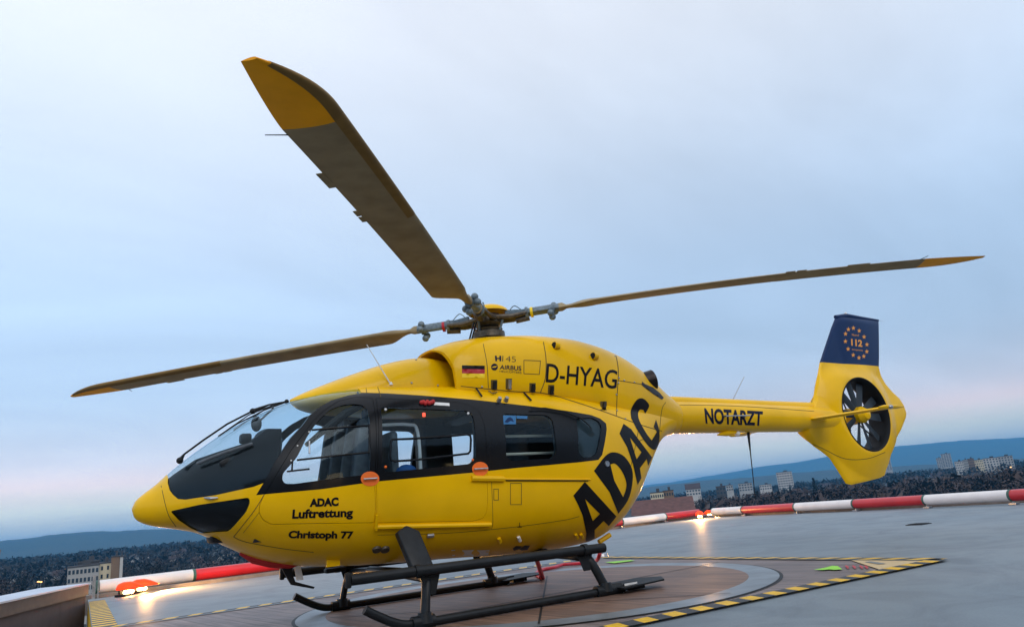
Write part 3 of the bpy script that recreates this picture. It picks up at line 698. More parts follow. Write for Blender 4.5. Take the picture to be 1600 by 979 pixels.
# ---- exhausts
for s in (1, -1):
    a = Vector(un(1000, 592, 1, .24)); a.y *= 1; e0 = Vector((-1.75, s * .20, 2.24)); e1 = Vector((-2.10, s * .31, 2.31))
    E = None
    with mk('exhaust_pipe', M['soot'], HELI) as bm:
        ax = (e1 - e0).normalized(); r_o = .135
        q = ax.to_track_quat('Z', 'Y').to_matrix(); n = 28; rg = []
        for rr, d in ((.12, -.25), (r_o * .97, -.02), (r_o, .05), (r_o * .9, .052), (r_o * .86, -.1), (.07, -.3)):
            rg.append([bm.verts.new(e1 + ax * d + q @ Vector((math.cos(t) * rr, math.sin(t) * rr, 0)) + Vector((-.16 * math.sin(t) * 0, 0, 0))) for t in np.linspace(0, 2 * math.pi, n, endpoint=False)])
        for i in range(5):
            for k in range(n): bm.faces.new((rg[i][k], rg[i][(k + 1) % n], rg[i + 1][(k + 1) % n], rg[i + 1][k]))
        bm.faces.new(rg[-1]); bmesh.ops.recalc_face_normals(bm, faces=bm.faces)
decal('heat_shield', [[(1003,596),(1008,600),(1020,605),(1030,613),(1037,621),(1034,624),(1020,615),(1008,606),(1002,601)]], M['soot'], COWL, BODY, .004, 3)
# ---- rotor mast, hub, blades
HZ = 3.096
with mk('rotor_mast', M['hub'], HELI) as bm:
    cyl(bm, (0, 0, 2.70), (0, 0, 2.90), .24, .15, 24); cyl(bm, (0, 0, 2.86), (0, 0, 2.93), .19, .19, 24); cyl(bm, (0, 0, 2.9), (0, 0, 3.06), .085, .085, 20)
    cyl(bm, (0, 0, 2.93), (0, 0, 2.97), .15, .17, 24)
MAST = bm = None
MAST = [o for o in bpy.data.objects if o.name.startswith('rotor_mast')][0]
for k in range(4):
    a = R(20 + 90 * k)
    with mk('pitch_link', M['hubgrey'], MAST) as bm: cyl(bm, (.16 * math.cos(a), .16 * math.sin(a), 2.9), (.21 * math.cos(a + .2), .21 * math.sin(a + .2), HZ - .02), .014, .014, 8)
for dx in (0, .03):
    with mk('scissor_link', M['panel'], MAST) as bm: cyl(bm, (.30 + dx, .1, 2.78), (.22 + dx, .12, 3.02), .010, .010, 6)
with mk('rotor_hub', M['hub'], HELI) as bm:
    cyl(bm, (0, 0, HZ - .07), (0, 0, HZ + .05), .17, .15, 24); cyl(bm, (0, 0, HZ - .1), (0, 0, HZ - .06), .13, .18, 24)
HUB = [o for o in bpy.data.objects if o.name.startswith('rotor_hub')][0]
with mk('hub_cap', M['yellow'], HUB) as bm:
    v = bmesh.ops.create_uvsphere(bm, u_segments=32, v_segments=16, radius=.24)['verts']; bmesh.ops.scale(bm, vec=(1, 1, .42), verts=v)
    bmesh.ops.delete(bm, geom=[x for x in bm.verts if x.co.z < -.002], context='VERTS')
    bmesh.ops.translate(bm, vec=(-.02, 0, HZ + .075), verts=bm.verts)
AZ0 = -38.2
ZC = [(-.028, .0036), (.010, .0067), (.048, .0100), (.010, .0067)]
def blade_pt(k, r, c, h):
    """blade frame -> place: r along the span, c towards the leading edge, h up"""
    a = R(AZ0 + 90 * k); s, q = ZC[k]; rr = r
    if k == 1: c = c + max(r - 5.0, -3.8) * .026 * min(1, max(0, (r - .3) / .9))      # this blade lags a little
    z = HZ + s * rr - q * rr * rr + h
    return Vector((r * math.cos(a) - c * math.sin(a), r * math.sin(a) + c * math.cos(a), z))
def chord(r):
    if r < .95: return .048, -.048
    if r < 1.30:
        t = (r - .95) / .35; t = t * t * (3 - 2 * t); return .048 + t * (.095 - .048), -.048 - t * (.262 - .048)
    te = -.262 + .09 * max(0, (r - 4.86) / .64) ** 1.3
    if r < 4.95: return .095, te
    t = (r - 4.95) / .55; return .095 - .19 * t ** 2.1, te
def build_blade(k):
    pitch = 3.5
    def sec(r, lo=None, hi=None):
        le, te = chord(r); c = le - te; th = (.12 if r > 1.3 else .12 + (1.3 - r) * .5) * c; th = min(th, .05)
        if r < .95: th = .060
        pts = []
        N = 9
        pit = R(pitch + 7 * (1 - r / 5.5) * (1 if r > 1.2 else r / 1.2))
        for i in range(N): # upper from leading to trailing
            u = 1 - math.cos(math.pi / 2 * i / (N - 1)); t = 2.97 * math.sqrt(max(u, 0)) - 1.26 * u - 3.52 * u * u + 2.84 * u ** 3 - 1.01 * u ** 4
            pts.append((le - u * c, max(t, 0) * th))
        low = []
        for i in range(N - 2, 0, -1):
            u = 1 - math.cos(math.pi / 2 * i / (N - 1)); t = 2.97 * math.sqrt(u) - 1.26 * u - 3.52 * u * u + 2.84 * u ** 3 - 1.01 * u ** 4
            low.append((le - u * c, -max(t, 0) * th * .7))
        return [blade_pt(k, r, x * math.cos(pit) - y * math.sin(pit), x * math.sin(pit) + y * math.cos(pit)) for x, y in pts + low]
    def span(name, rs, m, parent, cap0, cap1):
        with mk(name, m, parent, True, 55) as bm:
            rg = [[bm.verts.new(p) for p in sec(r)] for r in rs]; n = len(rg[0])
            for i in range(len(rg) - 1):
                for j in range(n): bm.faces.new((rg[i][j], rg[i][(j + 1) % n], rg[i + 1][(j + 1) % n], rg[i + 1][j]))
            bm.faces.new(rg[0]); bm.faces.new(rg[-1][::-1]); bmesh.ops.recalc_face_normals(bm, faces=bm.faces)
        return max((o for o in bpy.data.objects if o.name.split('.')[0] == name), key=lambda o: int(o.name.split('.')[1]) if '.' in o.name else 0)
    B = span('rotor_blade', [.86, .9, .95] + list(np.linspace(1.0, 1.4, 12)) + list(np.linspace(1.5, 4.86, 30)), M['blade'], HELI, 1, 1)
    span('blade_tip', list(np.linspace(4.86, 5.45, 18)) + [5.48, 5.5], M['blade_tip'], B, 1, 1)
    span('blade_root', list(np.linspace(.42, .86, 6)), M['hubgrey'], B, 1, 1)
    # erosion strip along the leading edge
    with mk('erosion_strip', M['blade_boot'], B, True, 55) as bm:
        rs = list(np.linspace(3.35, 5.44, 40)); rg = []
        for r in rs:
            s_ = sec(r); cen = sum(s_, Vector()) / len(s_); idx = [3, 2, 1, 0, len(s_) - 1, len(s_) - 2, len(s_) - 3]
            rg.append([bm.verts.new(s_[i] + (s_[i] - cen).normalized() * .0015 + Vector((0, 0, .0012 if q < 3 else -.0012))) for q, i in enumerate(idx)])
        for i in range(len(rg) - 1):
            for j in range(6): bm.faces.new((rg[i][j], rg[i][j + 1], rg[i + 1][j + 1], rg[i + 1][j]))
    for r0, r1, w in ((4.05, 4.28, .045), (3.40, 3.50, .035), (3.52, 3.62, .035)):
        with mk('trim_tab', M['blade'], B) as bm:
            v = []
            for z in (.001, -.003):
                for r, c in ((r0, -.255), (r1, -.255), (r1, -.259 - w), (r0, -.259 - w)): v.append(bm.verts.new(blade_pt(k, r, c, -.022 + z)))
            for f in ((0, 1, 2, 3), (7, 6, 5, 4), (0, 4, 5, 1), (1, 5, 6, 2), (2, 6, 7, 3), (3, 7, 4, 0)): bm.faces.new([v[i] for i in f])
    with mk('static_wick', M['panel'], B) as bm: cyl(bm, blade_pt(k, 4.80, -.255, -.022), blade_pt(k, 4.84, -.37, -.022), .004, .003, 6)
    # hub fork, damper, weights
    with mk('blade_fork', M['hub'], B) as bm:
        for s in (.075, -.075):
            tube(bm, [blade_pt(k, .10, s * 1.3, -.01), blade_pt(k, .30, s, -.03), blade_pt(k, .48, s * .8, -.01)], [.04, .035, .025], 8, True, (1, .8))
        tube(bm, [blade_pt(k, .34, -.02, -.075), blade_pt(k, .50, 0, -.06)], .035, 8)
    with mk('damper', M['hubgrey'], B) as bm:
        tube(bm, [blade_pt(k, .22, 0, .03), blade_pt(k, .46, 0, .005)], [.062, .055], 4)
        tube(bm, [blade_pt(k, .46, 0, .0), blade_pt(k, .49, 0, 0)], .075, 12)
        tube(bm, smooth_path([blade_pt(k, .25, .02, .05), blade_pt(k, .33, .02, .12), blade_pt(k, .42, .02, .05)], 4), .006, 6)
    with mk('colour_band', [M['red_flag'], M['blade'], M['gold'], M['blueitem']][k], B) as bm: tube(bm, [blade_pt(k, .52, 0, 0), blade_pt(k, .55, 0, 0)], .062, 12)
    with mk('pendulum_weight', M['hubgrey'], B) as bm:
        for c, h in ((.06, .055), (-.06, -.06), (-.02, -.10), (.09, -.01)): sph(bm, blade_pt(k, .78 + c * .3, c, h), .042, seg=12)
        tube(bm, [blade_pt(k, .78, .06, .07), blade_pt(k, .78, -.06, -.09)], .018, 8); tube(bm, [blade_pt(k, .75, 0, 0), blade_pt(k, .81, 0, 0)], .058, 12)
for k in range(4): build_blade(k)
# ---- skids
SK = M['skid']; YS = 1.16
for s in (1, -1):
    with mk('skid', SK, HELI) as bm:
        tube(bm, smooth_path([(2.02, s * YS, .225), (1.92, s * YS, .165), (1.76, s * YS, .085), (1.62, s * YS, .055), (1.3, s * YS, .052), (0, s * YS, .052), (-.62, s * YS, .052)], 6), .037, 16)
        tube(bm, [(1.62, s * YS, .058), (1.42, s * YS, .058)], .056, 14); tube(bm, [(-.28, s * YS, .056), (-.58, s * YS, .056)], .055, 14)
    with mk('skid_plate', M['panel'], HELI) as bm:
        vs = [(-.50, .30), (-.98, .26), (-1.16, .05), (-1.0, -.18), (-.5, -.16)]
        t_ = [bm.verts.new((x, s * YS - w * 1.0 + .0, .075 + (.02 if x < -.9 else 0))) for x, w in vs]; b_ = [bm.verts.new((x, s * YS - w, .060 + (.02 if x < -.9 else 0))) for x, w in vs]
        bm.faces.new(t_); bm.faces.new(b_[::-1])
        for i in range(5): bm.faces.new((t_[i], b_[i], b_[(i + 1) % 5], t_[(i + 1) % 5]))
        bmesh.ops.recalc_face_normals(bm, faces=bm.faces); bx(bm, (-.8, s * YS - .06, .045), (.2, .1, .05)); bx(bm, (-.66, s * (YS + .065), .075), (.17, .01, .045), mi=0)
    with mk('step_tube', SK, HELI) as bm:
        tube(bm, smooth_path([(2.13, s * 1.16, .465), (1.0, s * 1.16, .46), (-.44, s * 1.16, .45)], 4), .045, 16)
        tube(bm, [(1.57, s * 1.16, .462), (1.52, s * 1.16, .462)], .056, 16); tube(bm, [(-.18, s * 1.16, .452), (-.23, s * 1.16, .452)], .058, 16)
    with mk('step_bracket', M['panel'], HELI) as bm: bx(bm, (2.15, s * 1.16, .465), (.04, .07, .12), bev=.01)
    for x0, x1 in ((1.42, 1.50), (-.22, -.40)):
        with mk('leg', SK, HELI) as bm:
            tube(bm, smooth_path([(x0, s * .40, .42), (x0, s * .80, .405), (x0, s * 1.02, .39), (x0 + (x1 - x0) * .4, s * 1.11, .34), (x1, s * YS, .09)], 5), .043, 14, True, (.8, 1.1))
            tube(bm, [(x1, s * YS, .13), (x1, s * YS, .05)], [.06, .075], 14)
            v = [bm.verts.new((x0 + dx, s * y_, z_)) for y_, dx, z_ in ((1.13, -.10, .44), (1.13, .10, .44), (1.14, .04, .26), (1.14, -.04, .26))]; bm.faces.new(v)
    def strut_fairing(s):
        # tapered aerodynamic fairing in front of the leg
        with mk('leg_fairing', SK, HELI, True, 40) as bm:
            A = [(1.62, .86, .80), (1.52, .84, .85), (1.41, .87, .79), (1.37, 1.08, .46), (1.57, 1.08, .46)]
            t_ = [bm.verts.new((x, s * (y + .07), z)) for x, y, z in A]; b_ = [bm.verts.new((x, s * (y - .02), z - .02)) for x, y, z in A]
            bm.faces.new(t_); bm.faces.new(b_[::-1])
            for i in range(5): bm.faces.new((t_[i], b_[i], b_[(i + 1) % 5], t_[(i + 1) % 5]))
            bmesh.ops.recalc_face_normals(bm, faces=bm.faces); bmesh.ops.bevel(bm, geom=list(bm.edges), offset=.018, segments=3, affect='EDGES', profile=.5)
    strut_fairing(s)
for x in (1.42, -.22):
    with mk('cross_tube', SK, HELI) as bm: cyl(bm, (x, -.42, .42), (x, .42, .42), .05, .05, 14)
with mk('warning_plate', M['white'], HELI) as bm: bx(bm, (-.66, YS + .073, .08), (.16, .004, .035))
# belly parts: red chin fairing, wire cutter, step
with mk('chin_fairing', M['red'], HELI) as bm: tube(bm, [(2.78, 0, .75), (2.66, 0, .70), (2.50, 0, .66), (2.34, 0, .62), (2.2, 0, .60)], [.02, .06, .075, .065, .02], 16, True, (1, 1))
with mk('wire_cutter', M['panel'], HELI, True, 30) as bm:
    a = [un(433,875,1,0), un(460,877,1,0), un(455,893,1,0), un(461,908,1,0), un(491,916,1,0), un(489,919,1,0), un(455,913,1,0), un(447,900,1,0)]
    t_ = [bm.verts.new((p[0], .02, p[2])) for p in a]; b_ = [bm.verts.new((p[0], -.02, p[2])) for p in a]; bm.faces.new(t_); bm.faces.new(b_[::-1])
    for i in range(8): bm.faces.new((t_[i], b_[i], b_[(i + 1) % 8], t_[(i + 1) % 8]))
    bmesh.ops.recalc_face_normals(bm, faces=bm.faces)
with mk('belly_antenna', M['white'], HELI, True, 30) as bm:
    a = [un(460,885,1,.05), un(469,882,1,.05), un(474,905,1,.05), un(463,906,1,.05)]
    t_ = [bm.verts.new((p[0], .06, p[2])) for p in a]; b_ = [bm.verts.new((p[0], .045, p[2])) for p in a]; bm.faces.new(t_); bm.faces.new(b_[::-1])
    for i in range(4): bm.faces.new((t_[i], b_[i], b_[(i + 1) % 4], t_[(i + 1) % 4]))
    bmesh.ops.recalc_face_normals(bm, faces=bm.faces)
with mk('cargo_mirror', M['panel'], HELI) as bm: bx(bm, (1.75, -.55, .47), (.22, .1, .05), bev=.02)
with mk('rear_tie_down', M['yellow'], HELI) as bm: tube(bm, [un(936,846,1,.3), un(953,835,1,.3)], .028, 8)
# roof antenna, wipers, wind-screen fittings
with mk('roof_antenna', M['white'], HELI) as bm: p = on(611, 601, 0); cyl(bm, p, un(573, 538, 1, p.y), .008, .004, 6); cyl(bm, p, p + Vector((0, 0, .03)), .02, .01, 8)
def wiper(pts_arm, pts_blade, y):
    with mk('wiper', M['panel'], HELI) as bm:
        W = lambda p: un(p[0], p[1], 1, y)
        tube(bm, [W(p) for p in pts_arm], [.022] + [.009] * (len(pts_arm) - 1), 8); tube(bm, [W(p) for p in pts_blade], .007, 6)
        tube(bm, [W(pts_blade[0]), W(((pts_blade[0][0] + pts_blade[-1][0]) / 2 + 3, (pts_blade[0][1] + pts_blade[-1][1]) / 2 - 8)), W(pts_blade[-1])], .006, 6)
        sph(bm, W(pts_arm[-1]), .024, seg=8); sph(bm, W(pts_arm[0]), .03, seg=8)
wiper([(281,719),(288,709),(318,687),(355,662),(394,642)], [(341,681),(370,662),(400,647),(430,631)], .20)
wiper([(395,642),(420,632),(448,627)], [(365,672),(395,650),(425,634),(450,627)], -.14)
rail('windscreen_post', [(263,735),(300,708),(340,681),(396,648)], .012, M['black'], HELI, .0) if False else None
# door cable (drooping black strap on the band)
rail('air_hose', [(828,640),(850,640),(880,645),(905,655),(918,666),(922,673)], .008, M['panel'], HELI, .03)
# ---- interior
with mk('cabin_floor', M['panel'], HELI) as bm: bx(bm, (.6, 0, .80), (3.0, 1.3, .04)); bx(bm, (2.4, 0, .84), (.7, .96, .03))
with mk('instrument_panel', M['panel'], HELI) as bm:
    bx(bm, (2.74, .05, 1.46), (.16, .92, .40), Matrix.Rotation(R(-14), 3, 'Y'), .04); bx(bm, (2.84, .05, 1.58), (.42, .86, .07), Matrix.Rotation(R(24), 3, 'Y'), .03); bx(bm, (2.8, 0, 1.1), (.5, .34, .5), bev=.04)
for i, s in enumerate((1, -1)):
    with mk('pilot_seat', M['seat'], HELI) as bm:
        bx(bm, (2.0, s * .40, 1.12), (.46, .46, .12), bev=.04); bx(bm, (1.74, s * .40, 1.50), (.10, .44, .82), Matrix.Rotation(R(-10), 3, 'Y'), .045)
        for d in (.2, -.2): bx(bm, (1.80, s * .40 + d, 1.48), (.16, .06, .74), Matrix.Rotation(R(-10), 3, 'Y'), .025)
        bx(bm, (1.66, s * .40, 1.90), (.08, .24, .18), bev=.03); bx(bm, (1.98, s * .40, .98), (.3, .3, .22))
with mk('rear_bulkhead', M['interior'], HELI) as bm: bx(bm, (-.95, 0, 1.4), (.04, 1.1, 1.1)); bx(bm, (-.7, 0, 1.95), (.5, .8, .1))
with mk('ceiling_panel', M['interior'], HELI) as bm: bx(bm, (.8, 0, 2.05), (1.6, 1.1, .06), bev=.02)
with mk('medical_rack', M['interior'], HELI) as bm: bx(bm, (.60, -.45, 1.45), (.34, .34, 1.2), bev=.03); bx(bm, (-.62, -.35, 1.35), (.4, .6, .9), bev=.04)
with mk('cabin_seat', M['seat'], HELI) as bm: bx(bm, (1.25, .30, 1.15), (.42, .44, .1), bev=.03); bx(bm, (1.44, .30, 1.45), (.09, .42, .6), bev=.04)
with mk('rack_rail', M['cream'], HELI) as bm:
    for z in (1.66, 1.47): cyl(bm, (.30, .45, z), (-.45, .45, z - .01), .016, .016, 8)
with mk('door_frame_tube', M['white'], HELI) as bm: tube(bm, smooth_path([(1.62, .52, 1.80), (1.30, .52, 1.80), (1.20, .52, 1.72), (1.19, .52, 1.2)], 6), .018, 8)
with mk('blue_bag', M['blueitem'], HELI) as bm: sph(bm, (1.38, .62, 1.33), .11, (1, .6, .7))
with mk('glareshield', M['dash'], HELI, True, 40) as bm:
    prof = [(3.52, .95, .6), (3.50, 1.36, .6), (3.36, 1.47, .6), (3.2, 1.58, .6), (3.0, 1.635, .6), (2.78, 1.69, .6), (2.64, 1.80, .6), (2.53, 1.785, .6), (2.56, 1.55, .6), (2.66, 1.20, .75), (2.72, .55, .75), (3.3, .6, .6)]
    A = [bm.verts.new((x, w, z)) for x, z, w in prof]; B_ = [bm.verts.new((x, -w, z)) for x, z, w in prof]
    bm.faces.new(A); bm.faces.new(B_[::-1])
    for i in range(len(prof)): bm.faces.new((A[i], B_[i], B_[(i + 1) % len(prof)], A[(i + 1) % len(prof)]))
    bmesh.ops.recalc_face_normals(bm, faces=bm.faces)
_g = bpy.data.objects['glareshield']; _m = boolean(_g.data.copy(), loft(ST, xs_range(-1.4, 3.52, 90, 3.3), 72, .022), 'INTERSECT'); _g.data = _m; _m.materials.clear(); _m.materials.append(M['dash']); _m.shade_smooth(); _m.set_sharp_from_angle(angle=R(35))
for y0 in (.30, .02, -.28):
    with mk('display_screen', mat('display_glass', (.02, .05, .07), .15), bpy.data.objects['glareshield']) as bm: bx(bm, (2.505, y0, 1.62), (.02, .22, .20), Matrix.Rotation(R(-6), 3, 'Y'), .006)
with mk('coaming_edge', M['seat'], bpy.data.objects['glareshield']) as bm:
    tube(bm, smooth_path([(2.56, -.50, 1.76), (2.60, -.2, 1.815), (2.60, .2, 1.815), (2.56, .50, 1.76)], 5), .022, 8)
    tube(bm, smooth_path([(2.78, .55, 1.66), (3.0, .47, 1.60), (3.2, .34, 1.53)], 5), .014, 8)
with mk('compass', M['panel'], bpy.data.objects['glareshield']) as bm: bx(bm, (2.75, .05, 1.77), (.10, .12, .09), bev=.02)
with mk('headset', M['panel'], HELI) as bm: sph(bm, (2.66, .1, 1.90), .05, (1, .7, 1.5)); cyl(bm, (2.66, .1, 1.9), (2.5, .1, 2.05), .01, .01, 6)
with mk('grab_strap', M['panel'], HELI) as bm: tube(bm, [un(478,695,1,.6), un(515,665,1,.6), un(540,645,1,.6), un(566,632,1,.6)], [.02, .035, .04, .03], 8)
with mk('interior_lamp', mat('red_lamp', (.6, .05, .02), .4, emis=(1, .08, .03), estr=2.0), HELI) as bm: bx(bm, on(665, 643, -.05), (.03, .02, .04), bev=.005)
# ================================================================== roof deck and the place around it
def concrete():
    m = bpy.data.materials.new('roof_concrete'); m.use_nodes = True; N, L = m.node_tree.nodes, m.node_tree.links; b = N['Principled BSDF']
    tc = N.new('ShaderNodeTexCoord'); n1 = N.new('ShaderNodeTexNoise'); n1.inputs['Scale'].default_value = .25; n1.inputs['Detail'].default_value = 5; n1.inputs['Distortion'].default_value = .6
    n2 = N.new('ShaderNodeTexNoise'); n2.inputs['Scale'].default_value = 60; n2.inputs['Detail'].default_value = 4
    mp = N.new('ShaderNodeMapping'); mp.inputs['Scale'].default_value = (1.3, .5, 1); L.new(tc.outputs['Object'], mp.inputs[0]); L.new(mp.outputs[0], n1.inputs[0]); L.new(tc.outputs['Object'], n2.inputs[0])
    cr = N.new('ShaderNodeValToRGB'); e = cr.color_ramp.elements; e[0].position = .33; e[0].color = (.168, .222, .262, 1); e[1].position = .7; e[1].color = (.245, .290, .325, 1); L.new(n1.outputs[0], cr.inputs[0])
    n3 = N.new('ShaderNodeTexNoise'); n3.inputs['Scale'].default_value = 1.1; n3.inputs['Detail'].default_value = 9; n3.inputs['Roughness'].default_value = .65; n3.inputs['Distortion'].default_value = 1.2; L.new(tc.outputs['Object'], n3.inputs[0])
    c3 = N.new('ShaderNodeValToRGB'); c3.color_ramp.elements[0].position = .30; c3.color_ramp.elements[0].color = (.62, .62, .65, 1); c3.color_ramp.elements[1].position = .58; c3.color_ramp.elements[1].color = (1.06, 1.05, 1.04, 1); L.new(n3.outputs[0], c3.inputs[0])
    m3 = N.new('ShaderNodeMix'); m3.data_type = 'RGBA'; m3.blend_type = 'MULTIPLY'; m3.inputs['Factor'].default_value = .8; L.new(cr.outputs[0], m3.inputs['A']); L.new(c3.outputs[0], m3.inputs['B'])
    mx = N.new('ShaderNodeMix'); mx.data_type = 'RGBA'; mx.blend_type = 'MULTIPLY'; mx.inputs['Factor'].default_value = .35; L.new(m3.outputs['Result'], mx.inputs['A']); L.new(n2.outputs[0], mx.inputs['B']); L.new(mx.outputs['Result'], b.inputs['Base Color'])
    mr = N.new('ShaderNodeMapRange'); mr.inputs[3].default_value = .42; mr.inputs[4].default_value = .68; L.new(n1.outputs[0], mr.inputs[0]); L.new(mr.outputs[0], b.inputs['Roughness'])
    bp = N.new('ShaderNodeBump'); bp.inputs['Strength'].default_value = .25; bp.inputs['Distance'].default_value = .004; L.new(n2.outputs[0], bp.inputs['Height']); L.new(bp.outputs[0], b.inputs['Normal'])
    return m
M['deck'] = concrete()
def planks(name, c1, c2):
    m = bpy.data.materials.new(name); m.use_nodes = True; N, L = m.node_tree.nodes, m.node_tree.links; b = N['Principled BSDF']
    tc = N.new('ShaderNodeTexCoord'); mp = N.new('ShaderNodeMapping'); mp.inputs['Rotation'].default_value = (0, 0, R(90 - 8)); L.new(tc.outputs['Object'], mp.inputs[0])
    sc = N.new('ShaderNodeMapping'); sc.inputs['Scale'].default_value = (1.2, 22, 1); L.new(mp.outputs[0], sc.inputs[0])
    nz = N.new('ShaderNodeTexNoise'); nz.inputs['Scale'].default_value = 1.0; nz.inputs['Detail'].default_value = 7; L.new(sc.outputs[0], nz.inputs[0])
    n2 = N.new('ShaderNodeTexNoise'); n2.inputs['Scale'].default_value = 1.3; n2.inputs['Detail'].default_value = 5; L.new(tc.outputs['Object'], n2.inputs[0])
    bk = N.new('ShaderNodeTexBrick'); bk.inputs['Scale'].default_value = 1; bk.inputs['Brick Width'].default_value = 2.4; bk.inputs['Row Height'].default_value = .14; bk.inputs['Mortar Size'].default_value = .006
    bk.inputs['Color1'].default_value = (*c1, 1); bk.inputs['Color2'].default_value = (*c2, 1); bk.inputs['Mortar'].default_value = tuple(v * .45 for v in c1) + (1,); L.new(mp.outputs[0], bk.inputs[0])
    cr = N.new('ShaderNodeValToRGB'); cr.color_ramp.elements[0].position = .3; cr.color_ramp.elements[0].color = (.45, .43, .42, 1); cr.color_ramp.elements[1].position = .7; cr.color_ramp.elements[1].color = (1.25, 1.2, 1.15, 1); L.new(nz.outputs[0], cr.inputs[0])
    mx = N.new('ShaderNodeMix'); mx.data_type = 'RGBA'; mx.blend_type = 'MULTIPLY'; mx.inputs['Factor'].default_value = .85; L.new(bk.outputs[0], mx.inputs['A']); L.new(cr.outputs[0], mx.inputs['B'])
    m2 = N.new('ShaderNodeMix'); m2.data_type = 'RGBA'; m2.blend_type = 'MULTIPLY'; m2.inputs['Factor'].default_value = .5; L.new(mx.outputs['Result'], m2.inputs['A']); c3 = N.new('ShaderNodeValToRGB'); c3.color_ramp.elements[0].position = .35; c3.color_ramp.elements[0].color = (.4, .38, .38, 1); c3.color_ramp.elements[1].position = .6; L.new(n2.outputs[0], c3.inputs[0]); L.new(c3.outputs[0], m2.inputs['B'])
    L.new(m2.outputs['Result'], b.inputs['Base Color']); b.inputs['Roughness'].default_value = .55
    bp = N.new('ShaderNodeBump'); bp.inputs['Strength'].default_value = .3; bp.inputs['Distance'].default_value = .004; L.new(nz.outputs[0], bp.inputs['Height']); L.new(bp.outputs[0], b.inputs['Normal'])
    return m
M['wood'] = planks('pad_boards', (.27, .165, .115), (.20, .125, .095)); M['wood2'] = planks('pad_boards_grey', (.25, .205, .20), (.20, .17, .175))
M['steel'] = mat('pad_ring_steel', (.22, .25, .27), .36, metal=.3, noise=.45, nscale=3)
M['haz_y'] = mat('hazard_yellow', (.85, .50, .008), .55, noise=.25, nscale=14); M['haz_k'] = mat('hazard_black', (.035, .045, .055), .6, noise=.3, nscale=14)
M['tan'] = mat('tan_plate', (.62, .46, .24), .5, noise=.12, nscale=5)
def sheet(name, pts, z, m, kind='structure'):
    o = from_py(name, [(p[0], p[1], z) for p in pts], [tuple(range(len(pts)))], m)
    if kind: o['kind'] = kind
    if o.data.polygons[0].normal.z < 0: o.data.flip_normals()
    return o
COR = (-16.2, -13.6); LE = (3.87, -10.0)
deck_pts = [(3.87, -10.15), (3.87, -1.2), (18, -1.2), (18, 19), (-13.0, 19), (-14.3, -.5), (-15.2, -7), (-16.9, -14.4)]
with mk('roof_deck', M['deck'], None, False, None) as bm:
    t_ = [bm.verts.new((x, y, 0)) for x, y in deck_pts]; b_ = [bm.verts.new((x, y, -.6)) for x, y in deck_pts]
    bm.faces.new(t_); bm.faces.new(b_[::-1])
    for i in range(len(t_)): bm.faces.new((t_[i], b_[i], b_[(i + 1) % len(t_)], t_[(i + 1) % len(t_)]))
    bmesh.ops.recalc_face_normals(bm, faces=bm.faces)
tag(bpy.data.objects['roof_deck'], kind='structure')
with mk('roof_building', M['deck'], None, False, None) as bm:
    q = [(3.2, -8.6), (12, -8.6), (12, 12), (-13, 12), (-14.2, -7), (-15.8, -13.4)]
    t_ = [bm.verts.new((x, y, -.61 if i not in (0, 1) else -.61)) for i, (x, y) in enumerate(q)]; b_ = [bm.verts.new((x, y, -26)) for x, y in q]
    bm.faces.new(b_[::-1])
    for i in range(len(t_)): bm.faces.new((t_[i], b_[i], b_[(i + 1) % len(t_)], t_[(i + 1) % len(t_)]))
    bm.faces.new(t_); bmesh.ops.recalc_face_normals(bm, faces=bm.faces)
tag(bpy.data.objects['roof_building'], kind='structure')
# pad: boarded rectangle with steel ring
PX0, PX1, PY0, PY1 = -3.37, 5.2, -3.08, 2.61
sheet('pad_surface', [(PX0, PY0), (PX1, PY0), (PX1, PY1), (PX0, PY1)], .004, M['wood2'])
cxy = (-.38, -.10); rr = 2.58
n = 96
ringpts = lambda r: [(cxy[0] + r * math.cos(a), cxy[1] + r * math.sin(a)) for a in np.linspace(0, 2 * math.pi, n, endpoint=False)]
def annulus(name, r0, r1, z, m):
    a, b = ringpts(r0), ringpts(r1); V = [(*p, z) for p in a + b]; F = [(i, n + i, n + (i + 1) % n, (i + 1) % n) for i in range(n)]
    o = from_py(name, V, F, m); o['kind'] = 'structure'
    if o.data.polygons[0].normal.z < 0: o.data.flip_normals()
    return o
annulus('pad_ring_gap', rr, rr + .035, .008, M['panel']); annulus('pad_ring', rr - .30, rr, .012, M['steel'])
sheet('turntable_surface', ringpts(rr - .30), .012, M['wood'])
def strip(name, a, b, w, z, m):
    a, b = np.array(a), np.array(b); t = (b - a) / np.linalg.norm(b - a); nn = np.array([-t[1], t[0]]) * w / 2
    return sheet(name, [a + nn, b + nn, b - nn, a - nn], z, m)
strip('pad_joint', (1.9, .70), (-3.0, .10), .022, .0165, M['panel']); strip('pad_joint', (.9, 2.0), (-1.35, -1.4), .018, .0165, M['panel']); strip('pad_joint', (1.8, -.6), (-.9, 2.3), .018, .0169, M['panel'])
def hazard(a, b, w, pitch, skew):
    a, b = np.array(a, float), np.array(b, float); Lh = np.linalg.norm(b - a); t = (b - a) / Lh; nn = np.array([-t[1], t[0]])
    V, F, mi = [], [], []; k = int(Lh / pitch) + 1
    for i in range(2 * k):
        s0, s1 = i * pitch / 2, (i + 1) * pitch / 2
        if s0 >= Lh: break
        s1 = min(s1, Lh); c = len(V)
        sk = skew
        for s, o_ in ((s0, 0), (s1, 0), (s1, w), (s0, w)):
            p = a + t * min(max(s + (sk if o_ else 0), 0), Lh) + nn * o_; V.append((p[0], p[1], .0205))
        F.append((c, c + 1, c + 2, c + 3)); mi.append(i % 2)
    o = from_py('hazard_marking', V, F, [M['haz_k'], M['haz_y']]); o['kind'] = 'structure'
    for p, q in zip(o.data.polygons, mi): p.material_index = q
    if o.data.polygons[0].normal.z < 0: o.data.flip_normals()
